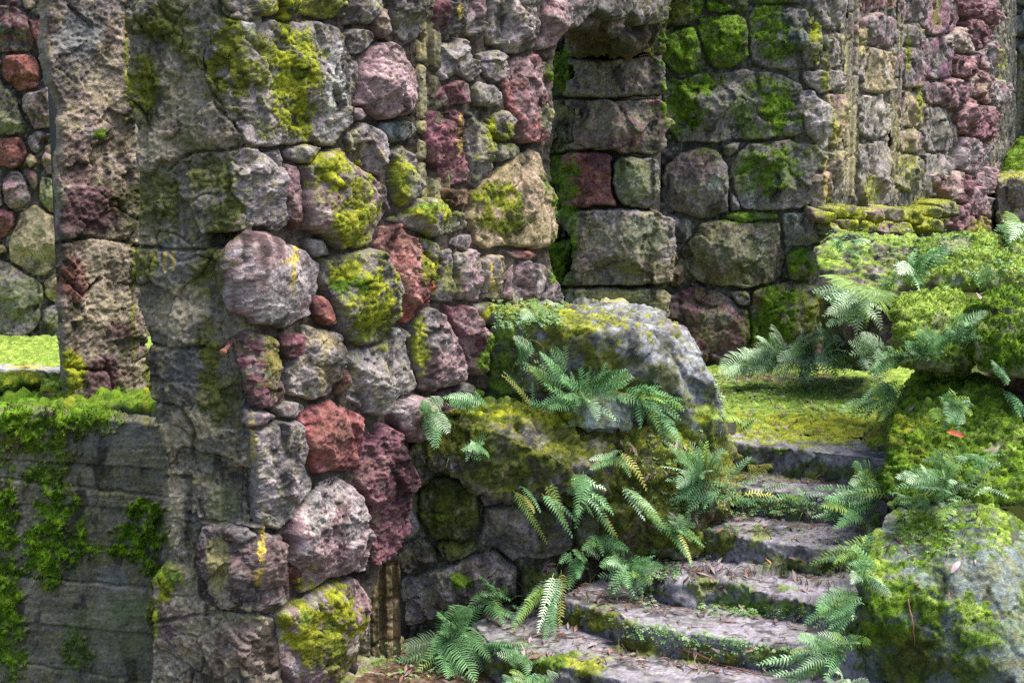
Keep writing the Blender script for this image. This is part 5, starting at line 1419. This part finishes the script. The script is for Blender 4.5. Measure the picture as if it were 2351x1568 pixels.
fern('two curved green fronds reaching over the third riser', d9(1260,650), 7.15, m(d9, [(890,765,1),(1000,830,1),(1060,760,1),(1230,560,1),(1215,610,1)]), lmax=170, extra=1, wid=.24, arch=.25)
fern('pale-ribbed fern at the right end of the fourth step', d9(1250,880), 6.85, m(d9, [(1140,800,1),(1180,900,3),(1150,780,3),(1400,910,3),(1300,780,3),(1450,985,3)]), extra=2, wid=.28, arch=.3)
fern('hanging fern against the mossy front of the angular block', d9(1210,1000), 6.7,
     m(d9, [(920,1200,3),(940,1020),(1080,1290,3),(1000,1130,3),(1190,1150,3),(960,1100,1),(1060,940,1),(1100,1120),(1010,1250)]), extra=5, wid=.3, arch=.2)
fern('large pale fern at the bottom of the stairs beside the angular block', d9(1120,1340), 6.45,
     m(d9, [(530,1450,3),(650,1525,3),(740,1560,3),(880,1560),(700,1410,3),(820,1270,3),(950,1230,3),(1180,1290,3),(1000,1560,0),(1240,1300,3),(860,1450,3),(800,1500,3),(780,1360,3)]), extra=6, wid=.34, arch=.22)
fern('fern cut by the bottom edge of the photo, under the large pale one', d9(1080,1640), 6.3, m(d9, [(1010,1550,3),(1150,1540,3),(1240,1545,3),(1300,1580,3),(1080,1500,3)]), extra=2, wid=.3, arch=.3)
fern('fern at the bottom edge in front of the lowest slab', d8(1330,1620), 6.6, m(d8, [(1180,1530,3),(1400,1510,3),(1480,1500,3),(1300,1545,3),(1120,1580,3)]), wid=.34, arch=.3)

fern('thin sprigs along the right ends of the upper treads', d9(1300,180), 7.95, m(d9, [(1180,230,3),(1220,120,1),(1300,60,3),(1130,300,3),(1350,240,1),(1200,60,1)]), extra=4, wid=.4, lmax=50)
fern('thin sprigs between the third and fourth treads against the angular block', d9(1250,760), 7.0, m(d9, [(1130,720,1),(1180,640,3),(1200,820,3),(1280,880,1),(1150,850,3),(1290,560,1)]), extra=4, wid=.4, lmax=55)
fern('small sprigs at the mossy left end of the third tread', d9(40,520), 7.85, m(d9, [(-60,470,3),(100,450,3),(-40,600,0),(120,560,1),(20,420,3),(-100,540,3)]), extra=4, wid=.4, lmax=50)
fern('scattered sprigs in the joint between angular block and steep boulder', d9(1700,330), 7.2, m(d9, [(1600,380,3),(1680,300,1),(1800,380,3),(1900,340,3),(2000,330,1),(1750,420,0)]), extra=4, wid=.4, lmax=45)
fern('young sprigs on the pale moss of the craggy boulder', d6(1120,130), 10.0, m(d6, [(1060,90,3),(1180,110,3),(1250,170,3),(1000,160,1),(1140,60,3),(1300,100,3)]), extra=4, wid=.42, lmax=40)
fern('sprigs at the base of the dark terrace boulder above the big foot fern', d8(1080,960), 7.75, m(d8, [(1010,900,0),(1140,930,3),(1060,870,3),(1170,1010,0),(980,980,3)]), extra=3, wid=.4, lmax=45)

# ---- small growth that nobody could count
def scatter_on(name, kindlab, spots, make, mat, seed, label):
    rng = np.random.RandomState(seed)
    V = []; F = []; C = []
    for sp in spots:
        make(rng, sp, V, F, C)
    o = link_mesh(name, np.array(V), np.array(F), mat, None, np.clip(np.array(C), 0, .8), smooth=False)
    o['kind'] = 'stuff'
    tag(o, label, kindlab)
    return o

DG_ = bpy.context.evaluated_depsgraph_get()
def rand_in(rng, poly):
    xs = [p[0] for p in poly]; ys = [p[1] for p in poly]
    for _ in range(60):
        x, y = rng.uniform(min(xs), max(xs)), rng.uniform(min(ys), max(ys))
        if inpoly(x, y, poly): return x, y
    return None

def make_needle(rng, sp, V, F, C):
    P, N = sp
    a = rng.rand() * 6.283; L = rng.uniform(.015, .07) * (1 + 1.5 * (rng.rand() < .08)); w = rng.uniform(.0012, .0028)
    u = np.cross(N, (math.cos(a), math.sin(a), .1)); u /= np.linalg.norm(u) + 1e-9
    s = np.cross(N, u)
    k = len(V); bend = rng.randn() * .15 * L
    col = np.array([(.15,.065,.045), (.10,.05,.035), (.22,.13,.09), (.05,.035,.03)][rng.randint(4)]) * rng.uniform(.7, 1.4)
    for t, ww in ((0, w), (.5, w * 1.3), (1, w * .6)):
        c = P + N * (.004 + rng.rand() * .006) + u * L * (t - .5) + s * bend * 4 * t * (1 - t)
        V.append(c - s * ww); V.append(c + s * ww); V.append(c + N * ww * 1.6); C.extend([col] * 3)
    for j in (0, 3):
        for a_, b_ in ((0, 1), (1, 2), (2, 0)):
            F.append((k + j + a_, k + j + b_, k + j + 3 + b_)); F.append((k + j + a_, k + j + 3 + b_, k + j + 3 + a_))

def make_leaf(rng, sp, V, F, C):
    P, N = sp
    a = rng.rand() * 6.283; L = rng.uniform(.02, .05); w = L * .22
    u = np.cross(N, (math.cos(a), math.sin(a), .1)); u /= np.linalg.norm(u) + 1e-9
    s = np.cross(N, u); k = len(V)
    col = np.array([(.16,.10,.11), (.22,.12,.09), (.10,.07,.08), (.28,.2,.2)][rng.randint(4)]) * rng.uniform(.7, 1.3)
    z = N * (.006 + rng.rand() * .012)
    V += [P + z - u * L, P + z - s * w + N * .004, P + z + s * w + N * .006, P + z + u * L]
    C += [col] * 4
    F += [(k, k + 1, k + 2), (k + 1, k + 3, k + 2)]

def make_clover(rng, sp, V, F, C):
    P, N = sp
    h = rng.uniform(.008, .03); up = N * .4 + np.array((0, 0, .8)) + rng.randn(3) * .2; up /= np.linalg.norm(up)
    c = P + up * h
    col = np.array([(.20,.36,.12), (.14,.28,.09), (.30,.42,.22)][rng.randint(3)]) * rng.uniform(.7, 1.25)
    nl = rng.randint(3, 6); a0 = rng.rand() * 6.28; r = rng.uniform(.005, .0105)
    s = np.cross(up, (1, .3, 0)); s /= np.linalg.norm(s); t = np.cross(up, s)
    for j in range(nl):
        a = a0 + 6.283 * j / nl
        d = math.cos(a) * s + math.sin(a) * t; e = -math.sin(a) * s + math.cos(a) * t
        k = len(V)
        V += [c, c + d * r - e * r * .55 + up * .001, c + d * r + e * r * .55 + up * .002, c + d * r * 1.6]
        C += [col * .8, col, col, col * 1.1]
        F += [(k, k + 1, k + 2), (k + 1, k + 3, k + 2)]
    k = len(V); w = .0009
    V += [P - s * w, P + s * w, c]; C += [col * .7] * 3; F += [(k, k + 1, k + 2)]

def make_blade(rng, sp, V, F, C):
    P, N = sp
    L = rng.uniform(.05, .16); w = .0014
    d = N * .5 + np.array((0, 0, .6)) + rng.randn(3) * .4; d /= np.linalg.norm(d)
    s = np.cross(d, rng.randn(3)); s /= np.linalg.norm(s)
    col = np.array([(.34,.32,.14), (.2,.3,.08), (.3,.2,.12)][rng.randint(3)]) * rng.uniform(.6, 1.2)
    k = len(V); q = P.copy()
    for j in range(5):
        V += [q - s * w * (1 - j / 5), q + s * w * (1 - j / 5)]; C += [col, col]
        q = q + d * L / 5; d = d + np.array((0, 0, -.34)) + rng.randn(3) * .08; d /= np.linalg.norm(d)
    for j in range(4):
        a = k + 2 * j; F += [(a, a + 1, a + 3), (a, a + 3, a + 2)]

def spots(seed, items, upmin=.2, okn=None):
    rng = np.random.RandomState(seed); out = []
    for poly, n in items:
        for _ in range(n):
            p = rand_in(rng, poly)
            if not p: continue
            h = hit(*p)
            if h is None or h[1][2] < upmin: continue
            if 'frond' in h[2] or 'moss' in h[2]:
                P = h[0]; r, loc, nor, idx, ob, _ = SC.ray_cast(DG_, Vector(P + np.array((0, 0, -.01))), Vector((0, 0, -1)))
                if not r or 'frond' in ob.name or nor[2] < upmin: continue
                out.append((np.array(loc), np.array(nor))); continue
            out.append((h[0], h[1]))
    return out
STEP_A = [(1550,1170),(2000,1230),(2000,1290),(1500,1290)]
treads = [([(1650,1070),(2020,1100),(2000,1150),(1560,1110)], 420), ([(1520,1150),(2020,1170),(1990,1260),(1500,1210)], 900), ([(1450,1270),(1960,1290),(1940,1400),(1480,1330)], 900),
          ([(1280,1350),(1900,1420),(1900,1500),(1290,1400)], 800), ([(1100,1400),(1900,1520),(1900,1568),(1100,1500)], 1300), ([(850,1450),(1200,1480),(1300,1568),(850,1568)], 800),
          ([(1250,1280),(1500,1290),(1480,1370),(1240,1380)], 700), ([(1640,870),(2020,880),(2020,1010),(1660,1000)], 900), ([(1640,860),(2020,870),(2020,890),(1640,885)], 500),
          ([(2080,655),(2300,650),(2300,690),(2080,700)], 350), ([(1400,960),(1660,1000),(1640,1190),(1450,1180)], 500), ([(2000,1170),(2300,1160),(2200,1400),(1980,1340)], 160), ([(2050,850),(2300,850),(2351,1150),(2030,1150)], 160)]
tw = spots(11, [(p, int(n * .08)) for p, n in treads] + [([(1660,1088),(2000,1110),(2000,1122),(1660,1100)],30),([(1560,1180),(1990,1200),(1990,1225),(1560,1196)],60),([(1500,1285),(1900,1320),(1900,1345),(1500,1300)],60),([(1300,1350),(1560,1390),(1500,1410),(1300,1370)],70),([(1130,1400),(1500,1500),(1900,1560),(1500,1540),(1120,1430)],80)])
print('litter spots', len(tw))
scatter_on('needle_litter', 'litter', tw, make_needle, M_LITTER, 1, 'reddish needles and twigs strewn over the steps and lawn')
lf = spots(12, [(p, max(6, n // 20)) for p, n in treads])
scatter_on('leaf_litter', 'litter', lf, make_leaf, M_LITTER, 2, 'small dry leaves lying on treads and path')
herb = [([(1640,860),(2030,870),(2030,905),(1640,900)], 650), ([(1540,1150),(2000,1170),(1990,1200),(1540,1190)], 350), ([(1400,960),(1660,1000),(1640,1180),(1450,1200)], 260), ([(1480,1260),(1560,1270),(1560,1330),(1450,1340)], 260),
        ([(1400,1420),(1850,1500),(1800,1540),(1400,1460)], 350), ([(1600,1100),(2000,1140),(2000,1190),(1600,1180)], 300), ([(1130,690),(1300,700),(1290,760),(1130,760)], 420), ([(1880,520),(2351,540),(2351,640),(1900,600)], 500),
        ([(2050,1180),(2250,1180),(2200,1280),(2050,1280)], 130), ([(1650,900),(2010,910),(2010,960),(1650,950)], 300), ([(0,765),(145,765),(145,835),(0,830)], 160), ([(860,1480),(1100,1500),(1100,1568),(860,1568)], 120), ([(1600,1390),(1900,1400),(1880,1430),(1600,1410)], 160)]
cl = spots(13, herb, upmin=-.2)
scatter_on('clover', 'ground cover', cl, make_clover, M_FERN, 3, 'tiny round-leaved herbs in cracks and along the lawn edge')
gr = spots(14, [([(1430,1000),(1680,1010),(1680,1180),(1480,1200)], 200), ([(1200,1250),(1560,1260),(1500,1380),(1200,1400)], 160), ([(1630,930),(1690,900),(1690,1010),(1640,1010)], 60), ([(1130,700),(1260,720),(1220,900),(1140,900)], 90),
               ([(1700,1140),(2000,1160),(1990,1200),(1700,1190)], 70), ([(940,960),(1060,950),(1040,1060),(960,1060)], 50), ([(1400,1440),(1880,1520),(1880,1560),(1400,1500)], 50)], upmin=-.6)
scatter_on('dry_grass', 'grass', gr, make_blade, M_LITTER, 4, 'thin dry grass blades and stems along banks and step ends')

# a few larger fallen things
def curve_tube(name, pts, r, col, label, cat):
    P = []
    for x, y in pts:
        h = hit(x, y)
        if h is not None: P.append(h[0] + h[1] * .012)
    if len(P) < 2: return
    P = np.array(P); t = np.linspace(0, 1, len(P)); tt = np.linspace(0, 1, len(P) * 5)
    Q = np.column_stack([np.interp(tt, t, P[:, j]) for j in range(3)])
    Q += .004 * np.column_stack([fbm(Q, 20, 2, 1), fbm(Q, 20, 2, 2), fbm(Q, 20, 2, 3)])
    V, F = tube(Q, list(np.linspace(r, r * .4, len(Q))), 6)
    o = link_mesh(name, V, F, M_LITTER, None, np.tile(col, (len(V), 1)))
    tag(o, label, cat)
curve_tube('twig', [(1560,1488),(1600,1500),(1650,1522),(1700,1542),(1760,1556),(1830,1555)], .006, (.17,.07,.05), 'long reddish-brown twig lying below the fifth step', 'twig')
curve_tube('twig', [(2083,1378),(2092,1410),(2100,1440),(2102,1485)], .005, (.24,.13,.08), 'brown twig hanging down the mossy front of the angular block', 'twig')
curve_tube('twig', [(2055,1235),(2075,1260),(2090,1275),(2120,1290)], .004, (.2,.08,.06), 'red twig lying on top of the angular block', 'twig')
def big_leaf(x, y, L, ang, c, label):
    h = hit(x, y)
    if h is None: return
    P, N, _ = h; N = N * .6 + np.array((0, -.5, .4)); N /= np.linalg.norm(N)
    u = np.cross(N, (math.sin(ang), .0, math.cos(ang))); u /= np.linalg.norm(u); s = np.cross(N, u)
    V = []; F = []; C = []
    n = 8
    for i in range(n + 1):
        t = i / n; w = L * .17 * math.sin(math.pi * min(1, t * .96 + .02)) ** .8
        c0 = P + N * (.016 + .012 * math.sin(t * 3)) + u * L * (t - .5)
        for q in (-1, 0, 1):
            V.append(c0 + s * w * q + N * (.006 * abs(q))); C.append(np.array(c) * (1.0 if t < .7 else 1.25))
    for i in range(n):
        for q in (0, 1):
            a = i * 3 + q; F.append((a, a + 1, a + 4, a + 3))
    o = link_mesh('fallen_leaf', np.array(V), np.array(F), M_LITTER, None, np.array(C)); tag(o, label, 'leaf')
big_leaf(2197, 1001, .11, .2, (.42,.13,.06), 'orange-brown fallen leaf on the steep moss boulder')
big_leaf(2192, 1305, .08, 2.4, (.42,.30,.34), 'pinkish fallen leaf on the sloping top of the angular block')
big_leaf(1705, 1395, .05, .6, (.4,.25,.22), 'pale curled leaf on the broken fourth step')

# ---- put every Empty at the base of its thing
from mathutils import Matrix
for o in [o for o in COL.objects if o.type == 'EMPTY' and o.parent is None]:
    lo = np.array([1e9] * 3); hi = -lo
    for c in o.children:
        b = np.array([v[:] for v in c.bound_box]); lo = np.minimum(lo, b.min(0)); hi = np.maximum(hi, b.max(0))
    loc = np.array([(lo[0] + hi[0]) / 2, (lo[1] + hi[1]) / 2, lo[2]])
    o.location = loc
    for c in o.children:
        c.matrix_parent_inverse = Matrix.Translation(-Vector(loc))
print('tufts', TUFTS[0], 'verts', sum(len(o.data.vertices) for o in COL.objects if o.type == 'MESH'))
